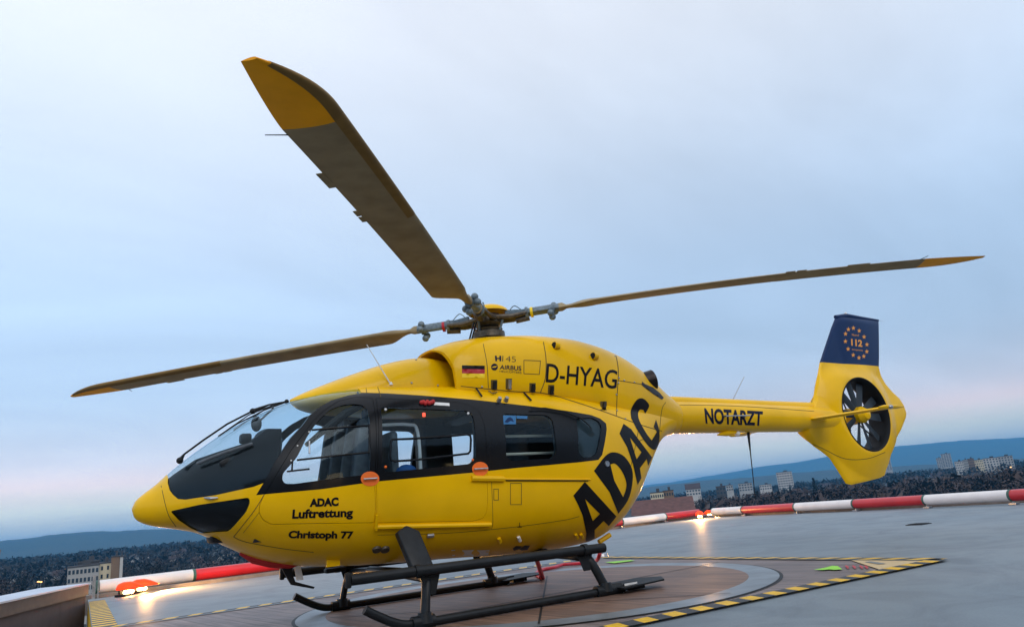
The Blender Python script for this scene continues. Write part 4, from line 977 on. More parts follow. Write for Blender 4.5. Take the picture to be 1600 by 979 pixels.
hazard((PX0 - .1, PY1), (PX1, PY1), .19, .28, .05); hazard((PX0, PY0), (PX0, PY1 + .13), .16, .28, .1); hazard((PX0, PY0 - .12), (PX1, PY0 - .12), .15, .28, .08)
sheet('tan_corner_plate', [(PX0 + .02, PY1 - .85), (PX0 + .02, PY1 - .03), (PX0 + .74, PY1 - .03)], .013, M['tan'])
strip('corner_slot', (PX0 + .16, PY1 - .55), (PX0 + .34, PY1 - .26), .07, .017, M['steel'])
# spray marks on the boards
neon = mat('neon_spray', (.30, .72, .05), .6); redsp = mat('red_spray', (.50, .04, .06), .6)
def ground_poly(name, px, m, z=.0165):
    P_ = [un(x, y, 2, z) for x, y in px]; return sheet(name, [(p[0], p[1]) for p in P_], z, m)
ground_poly('spray_arrow', [(1271.5,889),(1284,887),(1291,885.5),(1300,883),(1309,883.5),(1316,888.5),(1303,889.3),(1296,888.6),(1285,889.6)], neon)
ground_poly('spray_stroke', [(945,877.5),(985,874),(992,875),(960,879)], neon)
for x in (1320,1331,1342,1350):
    ground_poly('spray_letter', [(x,883),(x+3,882.2),(x+7,887),(x+4,887.4)], redsp); ground_poly('spray_letter', [(x+2.5,885.6),(x+6,883.5),(x+7,884),(x+3.5,886)], redsp, .0170)
with mk('drain_grate', M['panel'], None) as bm:
    p = un(1435, 818, 2, .01); bx(bm, (p[0], p[1], .006), (.30, .30, .012)); 
    for k in range(6): bx(bm, (p[0], p[1] - .11 + .044 * k, .016), (.26, .018, .008))
tag(bpy.data.objects['drain_grate'], 'small dark drain grate set in the open deck far right of the tail', 'drain grate')
# left edge: striped edging, parapet wall across the sunken ramp
with mk('striped_edging', [M['haz_k'], M['haz_y']], None, False, None) as bm:
    y = -9.3; i = 0
    while y < -1.3:
        v = [bm.verts.new(p) for p in ((3.60, y, .006), (3.86, y, .006), (3.86, y + .17, .006), (3.60, y + .17, .006))]; f = bm.faces.new(v); f.material_index = i % 2
        v = [bm.verts.new(p) for p in ((3.874, y, .006), (3.874, y + .17, .006), (3.874, y + .17, -.3), (3.874, y, -.3))]; f = bm.faces.new(v); f.material_index = 1
        y += .17; i += 1
    bmesh.ops.recalc_face_normals(bm, faces=bm.faces)
    for f in bm.faces:
        if f.normal.z < -.5: f.normal_flip()
tag(bpy.data.objects['striped_edging'], kind='structure')
sheet('ramp_floor', [(3.88, -12), (14, -12), (14, -1.25), (3.88, -1.25)], -2.2, M['deck'])
M['wall'] = mat('brown_render', (.105, .078, .075), .8, noise=.25, nscale=3, bump=.15); M['cap'] = mat('metal_coping', (.55, .60, .68), .35, metal=.3, noise=.15, nscale=2); M['capside'] = mat('brown_coping_side', (.12, .085, .07), .6, noise=.2)
W = thing('parapet_wall', 'brown rendered parapet wall with grey metal coping at the far left edge of the roof', 'wall', (3.93, -9.3, 0))
def wallbox(name, a, b, w, z0, z1, m, parent, inv):
    a, b = Vector((*a, 0)), Vector((*b, 0)); t = (b - a); nn = Vector((-t.y, t.x, 0)).normalized() * w / 2
    with mk(name, m, None, False, None) as bm:
        vs = [bm.verts.new(p + Vector((0, 0, z))) for z in (z0, z1) for p in (a + nn, b + nn, b - nn, a - nn)]
        for f in ((0, 1, 2, 3), (4, 5, 6, 7), (0, 1, 5, 4), (1, 2, 6, 5), (2, 3, 7, 6), (3, 0, 4, 7)): bm.faces.new([vs[i] for i in f])
        bmesh.ops.recalc_face_normals(bm, faces=bm.faces)
    o = bpy.data.objects[name] if name in bpy.data.objects else None
    o = [k for k in bpy.data.objects if k.name.startswith(name) and k.parent is None][-1]
    o.parent = parent; o.matrix_parent_inverse = Matrix.Translation(-Vector(inv)); return o
wa, wb = (3.99, -9.05), (6.35, -1.2)
wc, wd = (wa[0] + .26, wa[1] - .05), (wb[0] + .26, wb[1])
wallbox('wall_body', wc, wd, .70, -2.2, .14, M['wall'], W, (3.93, -9.3, 0)); wallbox('coping_side', wc, wd, .78, .14, .325, M['capside'], W, (3.93, -9.3, 0)); wallbox('coping', wc, wd, .84, .325, .35, M['cap'], W, (3.93, -9.3, 0))
PH = thing('penthouse_building', 'dark rooftop stair building with a few lit windows behind the photographer', 'building', (1, 14.5, 0))
with mk('wall', M['capside'], PH, False, None) as bm: bx(bm, (0, 2, 2.9), (30, 4, 5.8))
with mk('roof', M['cap'], PH, False, None) as bm: bx(bm, (0, 2, 5.9), (30.6, 4.6, .2))
WLIT = mat('lit_office_window', (1, .7, .35), .4, emis=(1, .62, .28), estr=3.0); WDK = mat('dark_office_window', (.03, .04, .05), .1)
for k in range(14):
    with mk('window', WLIT if k in (3, 7, 8) else WDK, PH, False, None) as bm: bx(bm, (-13 + 2 * k, -.03, 2.6), (1.2, .1, 1.1))
# kerb under the barriers
M['kerb'] = mat('kerb_concrete', (.22, .19, .17), .7, noise=.3, nscale=4)
def kerb(pts, name='roof_kerb', w=.5, h=.07, off=0):
    with mk(name, M['kerb'], None, False, None) as bm:
        for (a, b) in zip(pts[:-1], pts[1:]):
            a, b = Vector((*a, 0)), Vector((*b, 0)); t = b - a; nn = Vector((-t.y, t.x, 0)).normalized() * w / 2
            vs = [bm.verts.new(p + Vector((0, 0, z))) for z in (-.3, h) for p in (a + nn, b + nn, b - nn, a - nn)]
            for f in ((0, 1, 2, 3), (4, 5, 6, 7), (0, 1, 5, 4), (1, 2, 6, 5), (2, 3, 7, 6), (3, 0, 4, 7)): bm.faces.new([vs[i] for i in f])
        bmesh.ops.recalc_face_normals(bm, faces=bm.faces)
    tag([o for o in bpy.data.objects if o.name.startswith(name)][-1], kind='structure')
kerb([(4.0, -10.45), (-2, -11.3), (-16.9, -14.65)]); kerb([(-17.0, -14.5), (-15.35, -7), (-14.45, -.5), (-13.35, 14)])
# barriers: red and white tubes
M['tube_red'] = mat('red_tube', (.55, .012, .02), .35, coat=.3, noise=.15, nscale=2); M['tube_white'] = mat('white_tube', (.80, .76, .74), .4, coat=.2, noise=.12, nscale=2)
M['joint'] = mat('tube_joint', (.03, .10, .08), .5)
def barrier(label, segs, r, zc, posts=True):
    """segs: list of (point, colour) breakpoints in plan"""
    p0 = segs[0][0]; T = thing('safety_barrier', label, 'barrier', (p0[0], p0[1], 0)); inv = Matrix.Translation(-Vector((p0[0], p0[1], 0)))
    for (a, c), (b, _) in zip(segs[:-1], segs[1:]):
        bm = bmesh.new(); cyl(bm, (a[0], a[1], zc), (b[0], b[1], zc), r, r, 20, caps=True)
        o = from_bm('red_section' if c == 'r' else 'white_section', bm, M['tube_red'] if c == 'r' else M['tube_white'], T, True, 40); o.matrix_parent_inverse = inv
        t_ = (Vector((*b, 0)) - Vector((*a, 0))).normalized() * .03; bm = bmesh.new(); cyl(bm, Vector((a[0], a[1], zc)) - t_, Vector((a[0], a[1], zc)) + t_, r + .006, r + .006, 20)
        o = from_bm('joint_ring', bm, M['joint'], T, True, 40); o.matrix_parent_inverse = inv
        bm = bmesh.new(); cyl(bm, (a[0], a[1], -.05), (a[0], a[1], zc), .03, .03, 8); bx(bm, (a[0], a[1], .02), (.16, .16, .03))
        o = from_bm('support_post', bm, M['metal'], T, True, 40); o.matrix_parent_inverse = inv
    return T
def lerp(a, b, t): return (a[0] + (b[0] - a[0]) * t, a[1] + (b[1] - a[1]) * t)
LA, LB = (3.72, -10.55), (-16.4, -14.05)
def on_line(px, A, B, z):   # where the sight line of a pixel column crosses the barrier line
    best = None
    for t in np.linspace(0, 1, 4001):
        q = lerp(A, B, t); d = np.array([q[0], q[1], z]) - CP; x = 800 + FPX * (d @ RT) / (d @ FW)
        if best is None or abs(x - px) < best[0]: best = (abs(x - px), q)
    return best[1]
L1 = [(LA, 'w')] + [(on_line(x, LA, LB, .2), c) for x, c in ((302, 'r'), (445, 'w'), (560, 'r'), (660, 'w'), (750, 'r'), (830, 'w'), (905, 'r'), (970, 'w'), (1038, 'r'))] + [(LB, 'w')]
barrier('red and white striped tube barrier along the left roof edge behind the nose', L1, .125, .2)
RA, RB_ = (-16.35, -13.2), (-13.75, -1.2); RB2 = (-13.1, 5.5)
ex = lambda t: (RA[0] + (RB_[0] - RA[0]) * t, RA[1] + (RB_[1] - RA[1]) * t)
R1 = [(RA, 'w')] + [(on_line(x, RA, RB_, .2), c) for x, c in ((1162, 'r'), (1244, 'w'), (1336, 'r'), (1447, 'w'))] + [(on_line(1581, RA, ex(1.3), .2), 'r'), (ex(1.35), 'w'), (ex(1.6), 'r')]
barrier('red and white striped tube barrier along the right roof edge beyond the tail', R1, .125, .2)
with mk('fence_post', M['metal'], None) as bm:
    bx(bm, (3.78, -10.1, .15), (.06, .06, .62)); bx(bm, (3.70, -10.15, .12), (.03, .03, .5))
tag(bpy.data.objects['fence_post'], 'short grey steel post between the parapet coping and the left barrier end', 'post')
# perimeter lamps
M['lamp_orange'] = mat('lamp_orange', (.85, .13, .01), .45, noise=.1)
M['glow'] = mat('lamp_lens', (1, .6, .2), .3, emis=(1, .58, .20), estr=55)
def lamp(px, py, label, aim, energy, s=1.0):
    p = un(px, py, 2, .0); T = thing('perimeter_lamp', label, 'lamp', (p[0], p[1], 0), 'orange floodlights on the roof edge', rz=aim)
    bm = bmesh.new()   # flared orange hood, opening along +x
    n = 20; rg = []
    for x, r in ((-.16, .06), (-.14, .12), (-.05, .15), (.10, .15), (.22, .11), (.40, .02)):
        rg.append([bm.verts.new((x * s, math.cos(a) * r * s, .14 * s + math.sin(a) * r * .95 * s)) for a in np.linspace(0, math.pi, n)])
    for i in range(len(rg) - 1):
        for k in range(n - 1): bm.faces.new((rg[i][k], rg[i][k + 1], rg[i + 1][k + 1], rg[i + 1][k]))
    bm.faces.new(rg[0]); 
    r_ = bmesh.ops.solidify(bm, geom=list(bm.faces), thickness=.008)
    bmesh.ops.recalc_face_normals(bm, faces=bm.faces); from_bm('lamp_hood', bm, M['lamp_orange'], T, True, 40)
    bm = bmesh.new(); bx(bm, (-.05 * s, 0, .03 * s), (.22 * s, .26 * s, .05 * s), bev=.01); cyl(bm, (-.12 * s, 0, 0), (-.12 * s, 0, .12 * s), .03, .03, 8); from_bm('lamp_base', bm, M['panel'], T, True, 40)
    bm = bmesh.new(); bx(bm, (.06 * s, 0, .085 * s), (.16 * s, .15 * s, .06 * s), bev=.02); from_bm('lamp_lens', bm, M['glow'], T, True, 40)
    ld = bpy.data.lights.new('lamp_light', 'SPOT'); ld.energy = energy; ld.color = (1, .50, .16); ld.spot_size = R(150); ld.spot_blend = .9; ld.shadow_soft_size = .08
    lo = bpy.data.objects.new('lamp_light', ld); COL.objects.link(lo); lo.parent = T; lo.location = (.42 * s, 0, .20 * s); lo.rotation_euler = (0, R(-72), 0)
    return T
lamp(196, 931, 'orange floodlight hood nearer the wall at the left barrier end', R(150), 700, .95)
lamp(217, 926, 'orange floodlight hood on the nose side of the left lamp pair', R(158), 600, .95)
lamp(1094, 810, 'bright orange floodlight nearest the roof corner behind the tail boom', R(44), 700, 1.0)
lamp(1108, 807, 'orange floodlight on the tail side of the pair at the roof corner', R(92), 260, .9)
# red hose
with mk('red_hose', M['red'], None) as bm:
    z = .03
    P_ = [un(940, 852, 1, -.3)] + [un(938, 858, 1, -.4), un(934, 873, 1, -.6)] + [un(x, y, 2, .035) for x, y in ((925,877),(900,880),(880,881.5),(865,886),(850,888.5),(842,892),(838,896),(845,901))]
    tube(bm, smooth_path(P_, 6), .024, 10); tube(bm, [un(848, 902, 2, .03), un(838, 872, 1, -.35)], .028, 10)
    bmesh.ops.recalc_face_normals(bm, faces=bm.faces)
M['hose'] = mat('red_hose_plastic', (.65, .03, .06), .45); bpy.data.objects['red_hose'].data.materials[0] = M['hose']
tag(bpy.data.objects['red_hose'], 'thin red hose hanging from the belly and curling on the pad behind the rear leg', 'hose')
with mk('ground_socket', M['metal'], None) as bm: p = un(940, 869, 2, 0); cyl(bm, (p[0], p[1], 0), (p[0], p[1], .05), .12, .10, 12); cyl(bm, (p[0], p[1], .05), (p[0], p[1], .16), .03, .03, 8)
tag(bpy.data.objects['ground_socket'], 'small round metal socket on the deck at the end of the red hose', 'socket')
#CITY#
# ------------------------------------------------------------------ town, trees and hills beyond the roof
def at(px, py, dist):
    d = ray(px, py); t = dist / math.hypot(d[0], d[1]); return CP + d * t
def gz(d): 
    t = min(1, max(0, (d - 250) / 1300)); return -26 + 17 * t * t * (3 - 2 * t)
M['land'] = mat('town_land', (.014, .018, .012), .9, nscale=.006, col2=(.024, .020, .015))
M['forest'] = mat('forest_hill', (.018, .028, .020), .95, nscale=.004, col2=(.030, .038, .022))
M['bark'] = mat('bark', (.050, .036, .026), .9); M['twig'] = mat('bare_twigs', (.070, .046, .040), .95, noise=.35, nscale=.4); M['twig2'] = mat('bare_twigs_grey', (.018, .016, .014), .95, noise=.35, nscale=.4)
M['needle'] = mat('needles', (.010, .018, .012), .9, noise=.4, nscale=.5); M['pale'] = mat('pale_render', (.46, .44, .41), .8, noise=.12, nscale=.1); M['greyw'] = mat('grey_facade', (.34, .33, .31), .8, noise=.12, nscale=.1)
M['brownw'] = mat('brown_facade', (.20, .125, .075), .8, noise=.2, nscale=.2); M['roof_red'] = mat('clay_roof', (.045, .030, .032), .8, noise=.25, nscale=.3); M['roof_dark'] = mat('dark_roof', (.05, .05, .055), .8, noise=.2, nscale=.3)
M['pane_dark'] = mat('dark_window_glass', (.03, .045, .06), .15); M['yellow_w'] = mat('cream_facade', (.58, .50, .34), .8); M['lit'] = mat('lit_window', (1, .6, .2), .5, emis=(1, .5, .15), estr=2.2)
# land: rings of terrain that rise gently away from the building
def land():
    V, F = [], []; ds = [0, 120, 250, 400, 600, 800, 1000, 1250, 1550, 2200, 3200, 5000, 9000, 14000]; n = 96
    for d in ds:
        for k in range(n): a = 2 * math.pi * k / n; V.append((d * math.cos(a), d * math.sin(a), gz(d) + (random.uniform(-1.2, 1.2) if 300 < d < 3000 else 0)))
    for i in range(len(ds) - 1):
        for k in range(n): F.append((i * n + k, (i + 1) * n + k, (i + 1) * n + (k + 1) % n, i * n + (k + 1) % n))
    o = from_py('ground', V, F, M['land'], smooth=True); o['kind'] = 'structure'
land()
def ridge(name, D, prof, foot, rough):
    """prof: (pixel x, pixel y) of the crest; a rounded hill with real depth"""
    xs = np.linspace(prof[0][0], prof[-1][0], 160); ys = np.interp(xs, [p[0] for p in prof], [p[1] for p in prof]); V = []
    rows = [(-foot, 0), (-foot * .75, .18), (-foot * .5, .42), (-foot * .3, .66), (-foot * .12, .88), (0, 1), (foot * .25, .9), (foot * .8, .0)]
    for off, h in rows:
        for i, (x, y) in enumerate(zip(xs, ys)):
            c = at(x, y, D); b = at(x, y, D + off); zt = c[2] + rough * math.sin(i * .9) * .3 + random.uniform(-rough, rough); z0 = gz(D) - 3
            V.append((b[0], b[1], z0 + (zt - z0) * h + (random.uniform(-rough, rough) * 1.5 if 0 < h < 1 else 0)))
    n = len(xs); F = [(r * n + i, r * n + i + 1, (r + 1) * n + i + 1, (r + 1) * n + i) for r in range(len(rows) - 1) for i in range(n - 1)]
    o = from_py(name, V, F, M['forest'], smooth=True); o['kind'] = 'structure'
    if o.data.polygons[n // 2].normal.z < 0: o.data.flip_normals()
ridge('hills', 5200, [(-900, 925), (-500, 888), (-260, 866), (-60, 848), (0, 845), (60, 838), (100, 832), (150, 830), (200, 828), (240, 826), (330, 824), (450, 815), (700, 800), (820, 791), (960, 782), (1060, 775)], 1500, 3)
ridge('hills', 9500, [(700, 797), (860, 778), (960, 765), (1060, 751), (1085, 746), (1130, 740), (1180, 730), (1240, 722), (1300, 712), (1400, 697), (1440, 693), (1500, 688), (1560, 685), (1620, 682), (1760, 672), (1900, 664), (2300, 632), (2900, 575)], 2500, 4)
ridge('hills', 4200, [(700, 797), (860, 779), (1000, 762), (1080, 752), (1160, 746), (1230, 739), (1300, 734), (1400, 728), (1500, 722), (1620, 716), (1760, 708), (1900, 700), (2300, 672), (2900, 620)], 1200, 3)
# trees
def crown_faces(bm, pts, size, mi):
    for c in pts:
        n = Vector(rng.normal(size=3)).normalized(); u = n.orthogonal().normalized(); v = n.cross(u); s = size * random.uniform(.6, 1.3)
        q = [bm.verts.new(Vector(c) + u * s * a + v * s * b) for a, b in ((-1, -.6), (.7, -1), (1, .5), (-.4, 1))]
        f = bm.faces.new(q); f.material_index = mi
def soft(me, fn):
    me.shade_smooth(); out = []
    for p in me.polygons:
        n = fn(p.center).normalized()
        for _ in p.vertices: out.append(tuple(n))
    me.normals_split_custom_set(out)
def tree_proto(kind, m, h=16):
    root = bpy.data.objects.new('tree_proto', None)
    bm = bmesh.new()
    if kind == 'conifer':
        cyl(bm, (0, 0, 0), (0, 0, h * .95), h * .022, h * .004, 6)
    else:
        cyl(bm, (0, 0, 0), (0, 0, h * .45), h * .026, h * .015, 6)
        for k in range(11):
            a = random.uniform(0, 6.28); l = random.uniform(.3, .5) * h; t = random.uniform(.25, .95); b = Vector((0, 0, h * random.uniform(.25, .45)))
            e = b + Vector((math.cos(a) * l * math.cos(t) * .8, math.sin(a) * l * math.cos(t) * .8, l * math.sin(t) + .1 * h)); cyl(bm, b, e, h * .011, h * .002, 5)
    me_t = bpy.data.meshes.new('trunk'); bm.to_mesh(me_t); bm.free(); me_t.materials.append(M['bark'])
    bm = bmesh.new(); P_ = []
    if kind == 'conifer':
        for _ in range(420):
            z = random.uniform(.08, 1) ** .9; r = (1 - z) * h * .20 * random.uniform(.35, 1.1) * (1 + .25 * math.sin(z * 40)); a = random.uniform(0, 6.28); P_.append((r * math.cos(a), r * math.sin(a), z * h))
        crown_faces(bm, P_, h * .026, 0)
    else:
        cl = [(random.gauss(0, .15), random.gauss(0, .15), random.uniform(.48, .88), random.uniform(.09, .19)) for _ in range(12)]
        for _ in range(380):
            x, y, z, r = random.choice(cl); d = rng.normal(size=3); d /= np.linalg.norm(d); rr = r * random.uniform(.3, 1.1) ; P_.append(((x + d[0] * rr) * h, (y + d[1] * rr) * h, min((z + d[2] * rr) * h, h * 1.02)))
        crown_faces(bm, P_, h * (.017 if kind == 'bare' else .024), 0)
    me_c = bpy.data.meshes.new('crown'); bm.to_mesh(me_c); bm.free(); me_c.materials.append(m); soft(me_c, lambda c: Vector((c.x, c.y, abs(c.z - h * .35) * .5 + h * .30)))
    bpy.data.objects.remove(root); return me_t, me_c
random.seed(11)
PROT = {'bare': [tree_proto('bare', M['twig']), tree_proto('bare', M['twig2']), tree_proto('bare', M['twig'])], 'conifer': [tree_proto('conifer', M['needle']), tree_proto('conifer', M['needle'])], 'bushy': [tree_proto('bushy', M['needle']), tree_proto('bushy', M['twig2'])]}
def tree(kind, px, dist, s, label, group=None, base=None):
    nm = {'bare': 'bare_tree', 'conifer': 'conifer_tree', 'bushy': 'bushy_tree'}[kind]; p = at(px, 800, dist); T = thing(nm, label, 'tree', (p[0], p[1], gz(dist) if base is None else base), group, random.uniform(0, 6.28))
    T.scale = (s * random.uniform(.9, 1.2), s * random.uniform(.9, 1.2), s)
    mt, mc = random.choice(PROT[kind])
    for n_, me in (('trunk', mt), ('crown', mc)): o = bpy.data.objects.new(n_, me); COL.objects.link(o); o.parent = T
for _ in range(46): tree('bare', random.uniform(-20, 440), random.uniform(420, 900), random.uniform(.8, 1.2), 'bare winter tree in the wooded belt left of and below the nose', 'bare trees left of the nose')
for _ in range(14): tree('conifer', random.uniform(-10, 150), random.uniform(330, 700), random.uniform(.7, 1.15), 'dark conifer in the wooded belt at the far left', 'dark conifers at the far left')
for _ in range(16): tree('bushy', random.uniform(0, 440), random.uniform(380, 800), random.uniform(.5, .8), 'low bushy evergreen tree among the bare trees at the left', 'bushy trees at the left')
for _ in range(130): tree('bare', random.uniform(1085, 1640), random.uniform(360, 600), random.uniform(1.15, 1.5), 'bare brown winter tree behind the right barrier', 'bare trees behind the right barrier')
for _ in range(36): tree('bare', random.uniform(1120, 1640), random.uniform(600, 1100), random.uniform(.8, 1.1), 'bare winter tree farther off between the houses at the right', 'far bare trees at the right')
for _ in range(26): tree('conifer', random.uniform(1190, 1600), random.uniform(560, 1000), random.uniform(.75, 1.25), 'dark conifer among the houses under and right of the tail', 'dark conifers at the right')
for _ in range(14): tree('bushy', random.uniform(1180, 1640), random.uniform(520, 900), random.uniform(.6, .95), 'dark bushy tree among the houses at the right', 'bushy trees at the right')
tree('conifer', 1281, 640, 1.7, 'tallest dark conifer, just left of the tail fin above the treetops'); tree('bushy', 1231, 610, 1.15, 'round dark tree in front of the white tower block'); tree('conifer', 1535, 470, 1.0, 'dark conifer in front of the apartment row at the far right')
# far woods that read as one mass
def woods(name, ranges, m, label):
    V, F, CC = [], [], []
    for x0, x1, d0, d1, num, h0, h1 in ranges:
        for _ in range(num):
            px = random.uniform(x0, x1); d = random.uniform(d0, d1); p = at(px, 800, d); h = random.uniform(h0, h1); g = gz(d) - 1
            for _k in range(16):
                c = Vector((p[0] + random.gauss(0, h * .25), p[1] + random.gauss(0, h * .25), g + random.uniform(.15, 1) * h)); u = Vector(rng.normal(size=3)).normalized() * h * .2; v = Vector(rng.normal(size=3)).normalized() * h * .2
                b = len(V); V += [c - u, c + v, c + u]; F.append((b, b + 1, b + 2)); CC.append(Vector((c.x - p[0], c.y - p[1], c.z - g - .3 * h)))
    o = from_py(name, V, F, m); it = iter(CC); soft(o.data, lambda c: next(it) + Vector((0, 0, 9))); tag(o, label, 'woodland', None, 'stuff')
woods('woodland', [(-60, 460, 800, 2600, 1500, 10, 17), (440, 900, 420, 2600, 1300, 9, 17), (-700, -60, 500, 2600, 900, 9, 16), (-60, 460, 360, 800, 260, 4, 8), (-60, 460, 450, 800, 260, 8, 14)], M['twig2'], 'dark mass of woodland spreading below the hills at the left')
woods('woodland', [(860, 1680, 1000, 3200, 1900, 10, 17), (1680, 2500, 450, 2600, 900, 10, 18)], M['twig2'], 'dark mass of far woodland between the houses and hills at the right')
woods('woodland', [(980, 1680, 300, 1000, 420, 4, 8), (1095, 1680, 400, 640, 700, 14, 21)], M['twig'], 'brown belt of bare winter woodland behind the right barrier')
# buildings
def faced(px0, px1, dist, yaw=0):
    a, b = at(px0, 800, dist), at(px1, 800, dist); c = (a + b) / 2; w = math.hypot(*(b - a)[:2]); rz = math.atan2(CP[1] - c[1], CP[0] - c[0]) + math.pi / 2 + yaw
    return c, w, rz     # local +x runs to the left of the view... facade on local -y
def building(px0, px1, pytop, dist, depth, wall, label, nx=6, nz=4, roof='flat', roofm=None, yaw=0, name='building', cat='building', group=None, win=True, fw=.62, lit=(), base=None):
    c, w, rz = faced(px0, px1, dist, yaw); zt = at((px0 + px1) / 2, pytop, dist)[2]; g = gz(dist) - 1 if base is None else base; h = zt - g
    T = thing(name, label, cat, (c[0], c[1], g), group, rz)
    bm = bmesh.new(); bx(bm, (0, depth / 2, h / 2), (w, depth, h)); from_bm('wall', bm, wall, T)
    bm = bmesh.new()
    if roof == 'gable':
        e = .6; rh = min(w, depth) * (.42 if dist > 300 else .24)
        V = [bm.verts.new(p) for p in ((-w / 2 - e, -e, h), (w / 2 + e, -e, h), (w / 2 + e, depth + e, h), (-w / 2 - e, depth + e, h), (-w / 2 - e, depth / 2, h + rh), (w / 2 + e, depth / 2, h + rh))]
        for f in ((0, 1, 5, 4), (2, 3, 4, 5), (0, 4, 3), (1, 2, 5), (3, 2, 1, 0)): bm.faces.new([V[i] for i in f])
    else:
        bx(bm, (0, depth / 2, h + .25), (w + .5, depth + .5, .5)); bx(bm, (w * .1, depth / 2, h + 1.4), (w * .25, depth * .4, 1.9))
    from_bm('roof', bm, roofm or M['roof_dark'], T)
    if win:
        vis = min(h, 3.2 * nz); bw, bh = w / nx * fw, vis / nz * .5; pm = bpy.data.meshes.new('window'); q = bmesh.new(); bx(q, (0, 0, 0), (bw, .16, bh)); q.to_mesh(pm); q.free(); pm.materials.append(M['pane_dark'])
        pl = pm.copy(); pl.materials.clear(); pl.materials.append(M['lit'])
        for i in range(nx):
            for j in range(nz):
                o = bpy.data.objects.new('window', pl if (i, j) in lit else pm); COL.objects.link(o); o.parent = T; o.location = (-w / 2 + (i + .5) * w / nx, -.02, h - (j + .55) * vis / nz)
    return T, w, h
# left: long office block with stair tower
building(112, 160, 884, 350, 12, M['greyw'], 'long grey block with a grid of dark windows at the left below the hills', 8, 5)
building(160, 178, 879, 352, 14, M['yellow_w'], 'tan stair wing joined to the right end of the gridded block', 2, 5, fw=.35)
building(178, 191, 869, 349, 12, M['brownw'], 'brown windowless tower slab beside the tan stair wing', win=False); building(191.3, 196, 869, 348, 12, M['pale'], 'narrow white slab on the right side of the brown tower', win=False)
building(128, 160, 877, 362, 8, M['roof_dark'], 'dark rooftop storey with one lit window on the gridded block', 4, 1, lit=((1, 0),), base=-13)
def house(px, dist, w, label, group, wall, roofm, h=6, yaw=None):
    dpx = w / dist * FPX; y = 0
    c = at(px, 800, dist); g = gz(dist) - .5; T = thing('house', label, 'house', (c[0], c[1], g), group, math.atan2(CP[1] - c[1], CP[0] - c[0]) + math.pi / 2 + (random.uniform(-.6, .6) if yaw is None else yaw)); d_ = w * .8
    bm = bmesh.new(); bx(bm, (0, 0, h / 2), (w, d_, h)); from_bm('wall', bm, wall, T); bm = bmesh.new(); rh = d_ * .45
    V = [bm.verts.new(p) for p in ((-w / 2 - .4, -d_ / 2 - .5, h), (w / 2 + .4, -d_ / 2 - .5, h), (w / 2 + .4, d_ / 2 + .5, h), (-w / 2 - .4, d_ / 2 + .5, h), (-w / 2 - .4, 0, h + rh), (w / 2 + .4, 0, h + rh))]
    for f in ((0, 1, 5, 4), (2, 3, 4, 5), (0, 4, 3), (1, 2, 5), (3, 2, 1, 0)): bm.faces.new([V[i] for i in f])
    from_bm('roof', bm, roofm, T); bm = bmesh.new(); bx(bm, (w * .2, 0, h + rh), (.9, .9, 1.6)); from_bm('chimney', bm, M['brownw'], T)
    for i in (-1, 0, 1):
        bm = bmesh.new(); bx(bm, (i * w * .3, -d_ / 2, h * .6), (w * .14, .12, 1.4)); from_bm('window', bm, M['pane_dark'], T)
for _ in range(26): house(random.uniform(0, 440), random.uniform(430, 1100), random.uniform(9, 15), 'small gabled house half hidden among the trees at the left', 'houses at the left', random.choice([M['pale'], M['pale'], M['greyw']]), random.choice([M['roof_red'], M['roof_dark'], M['roof_dark']]))
for _ in range(34): house(random.uniform(1100, 1620), random.uniform(480, 1200), random.uniform(10, 17), 'small gabled house half hidden among the trees at the right', 'houses at the right', random.choice([M['pale'], M['pale'], M['greyw'], M['yellow_w']]), random.choice([M['roof_red'], M['roof_red'], M['roof_dark']]))
# right
building(990, 1084, 801, 175, 16, M['pale'], 'long building with a big red tiled roof and white window frames right of the belly', 14, 2, 'gable', mat('school_roof_tiles', (.11, .045, .040), .8, noise=.4, nscale=.8), name='school_building')
house(1070, 168, 7, 'pale pointed gable standing up in front of the long red roof', None, M['pale'], M['roof_red'], 14, 1.57)
building(1020, 1041, 769, 420, 12, M['yellow_w'], 'low cream block above the red roof, just right of the belly', 6, 2); building(1041, 1057, 766, 430, 12, M['brownw'], 'low brown block joined to the cream block above the red roof', 4, 2)
building(1077, 1100, 763, 800, 14, M['pale'], 'small pink-white block left of the dark one under the tail boom', 5, 2, 'gable', M['roof_red']); building(1125, 1140, 759, 620, 10, M['roof_dark'], 'dark gabled block under the boom, left of the hanging antenna', 3, 2, 'flat')
building(1141, 1152, 757, 900, 10, M['greyw'], 'small white block right of the dark gabled block', 3, 2); building(1161, 1183, 754, 1000, 14, M['greyw'], 'pale white block beside the hanging antenna', 5, 3); building(1194, 1213, 756, 1000, 14, M['pale'], 'low white building between the antenna and the white tower', 5, 2)
building(1224, 1249, 736, 1050, 18, M['pale'], 'white tower block standing alone left of the tail fin', 6, 7)
building(1384, 1410, 715, 2100, 24, M['greyw'], 'broad grey tower block in haze just right of the tail fin', 6, 9); building(1483, 1492, 713, 1900, 20, M['greyw'], 'lower grey step of the hazy tower near the right edge', 3, 8); building(1492, 1508, 706, 1910, 20, M['greyw'], 'tall hazy grey tower left of the apartment row', 4, 9)
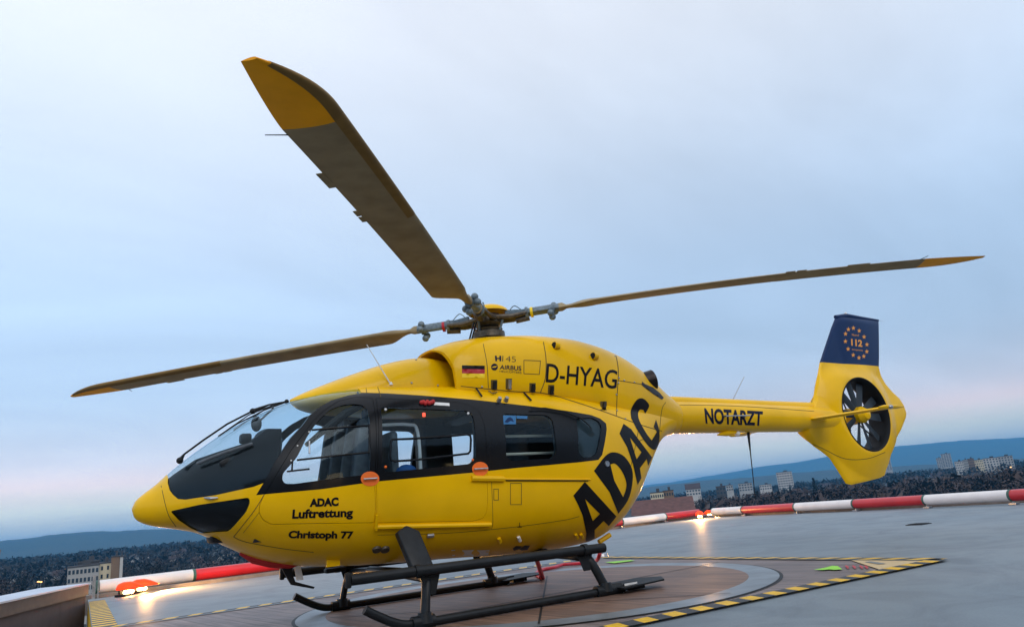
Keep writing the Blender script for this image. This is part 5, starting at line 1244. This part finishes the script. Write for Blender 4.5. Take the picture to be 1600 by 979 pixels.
for i, (a, b, y, w_, l) in enumerate(((1511, 1525, 718.5, 'pale', 'leftmost and palest apartment block of the row at the right'), (1525, 1533, 716, 'greyw', 'narrow cream-grey apartment block, second of the row at the right'), (1533, 1543, 714, 'brownw', 'brown apartment block of the row at the right'), (1543, 1557, 716, 'yellow_w', 'yellow apartment block in the middle of the row at the right'), (1557, 1582, 713, 'pale', 'broad white apartment block with balconies near the right edge'), (1582, 1606, 710, 'greyw', 'grey apartment block cut by the right edge of the picture'))):
    building(a, b, y, 1150 + 6 * i, 14, M[w_], l, 5, 7, fw=.5, lit=((3, 4),) if i == 5 else (), roofm=M['roof_red'] if i in (2, 4) else None)
building(1462, 1520, 744, 640, 12, M['greyw'], 'long low grey hall among trees in front of the apartment row', 12, 1); building(1246, 1258, 767, 640, 10, M['brownw'], 'low house with a red roof below the white tower', 5, 1, 'gable', M['roof_red'])
# crane mast at the left edge
T = thing('tower_crane', 'thin orange lattice crane mast at the extreme left edge', 'crane', tuple(at(2, 800, 420)[:2]) + (gz(420),)); zt = at(2, 862, 420)[2] - gz(420)
bm = bmesh.new()
for x, y in ((-.8, -.8), (.8, -.8), (.8, .8), (-.8, .8)): cyl(bm, (x, y, 0), (x, y, zt), .16, .16, 5)
for k in range(int(zt / 2)):
    for a, b in (((-.8, -.8), (.8, -.8)), ((.8, -.8), (.8, .8)), ((.8, .8), (-.8, .8)), ((-.8, .8), (-.8, -.8))): cyl(bm, (*a, k * 2), (*b, k * 2 + 2), .09, .09, 4)
from_bm('mast', bm, mat('crane_paint', (.40, .09, .03), .6), T)
bm = bmesh.new(); bx(bm, (0, 0, zt + .6), (2.2, 2.2, 1.2)); from_bm('cab', bm, M['brownw'], T)
# street lights with warm heads
for px, py, d in ((1326, 772, 500), (60, 908, 380), (64, 908.5, 384)):
    p = at(px, py, d); g = gz(d); T = thing('street_lamp', 'small lit street lamp below the tail fin' if px > 1000 else 'small lit street lamp at the lower left among trees', 'street lamp', (p[0], p[1], g), None if px > 1000 else 'street lamps at the lower left')
    bm = bmesh.new(); cyl(bm, (0, 0, 0), (0, 0, p[2] - g), .12, .07, 6); from_bm('pole', bm, M['metal'], T); bm = bmesh.new(); sph(bm, (0, 0, p[2] - g), .55, (1, 1, .5), 8); from_bm('lamp_head', bm, M['lit'], T)
# ------------------------------------------------------------------ haze between the roof and the hills
def haze():
    bm = bmesh.new(); bx(bm, (0, 0, 170), (32000, 32000, 400)); m = bpy.data.materials.new('haze_air'); m.use_nodes = True; nt = m.node_tree; nt.nodes.clear()
    o = nt.nodes.new('ShaderNodeOutputMaterial'); v = nt.nodes.new('ShaderNodeVolumePrincipled'); v.inputs['Color'].default_value = (.12, .50, .95, 1); v.inputs['Density'].default_value = HAZE; v.inputs['Anisotropy'].default_value = .1
    nt.links.new(v.outputs[0], o.inputs['Volume']); h = from_bm('haze', bm, m); tag(h, 'thin blue dusk haze over the town and hills', 'haze', None, 'stuff')
HAZE = 1.3e-4
haze()
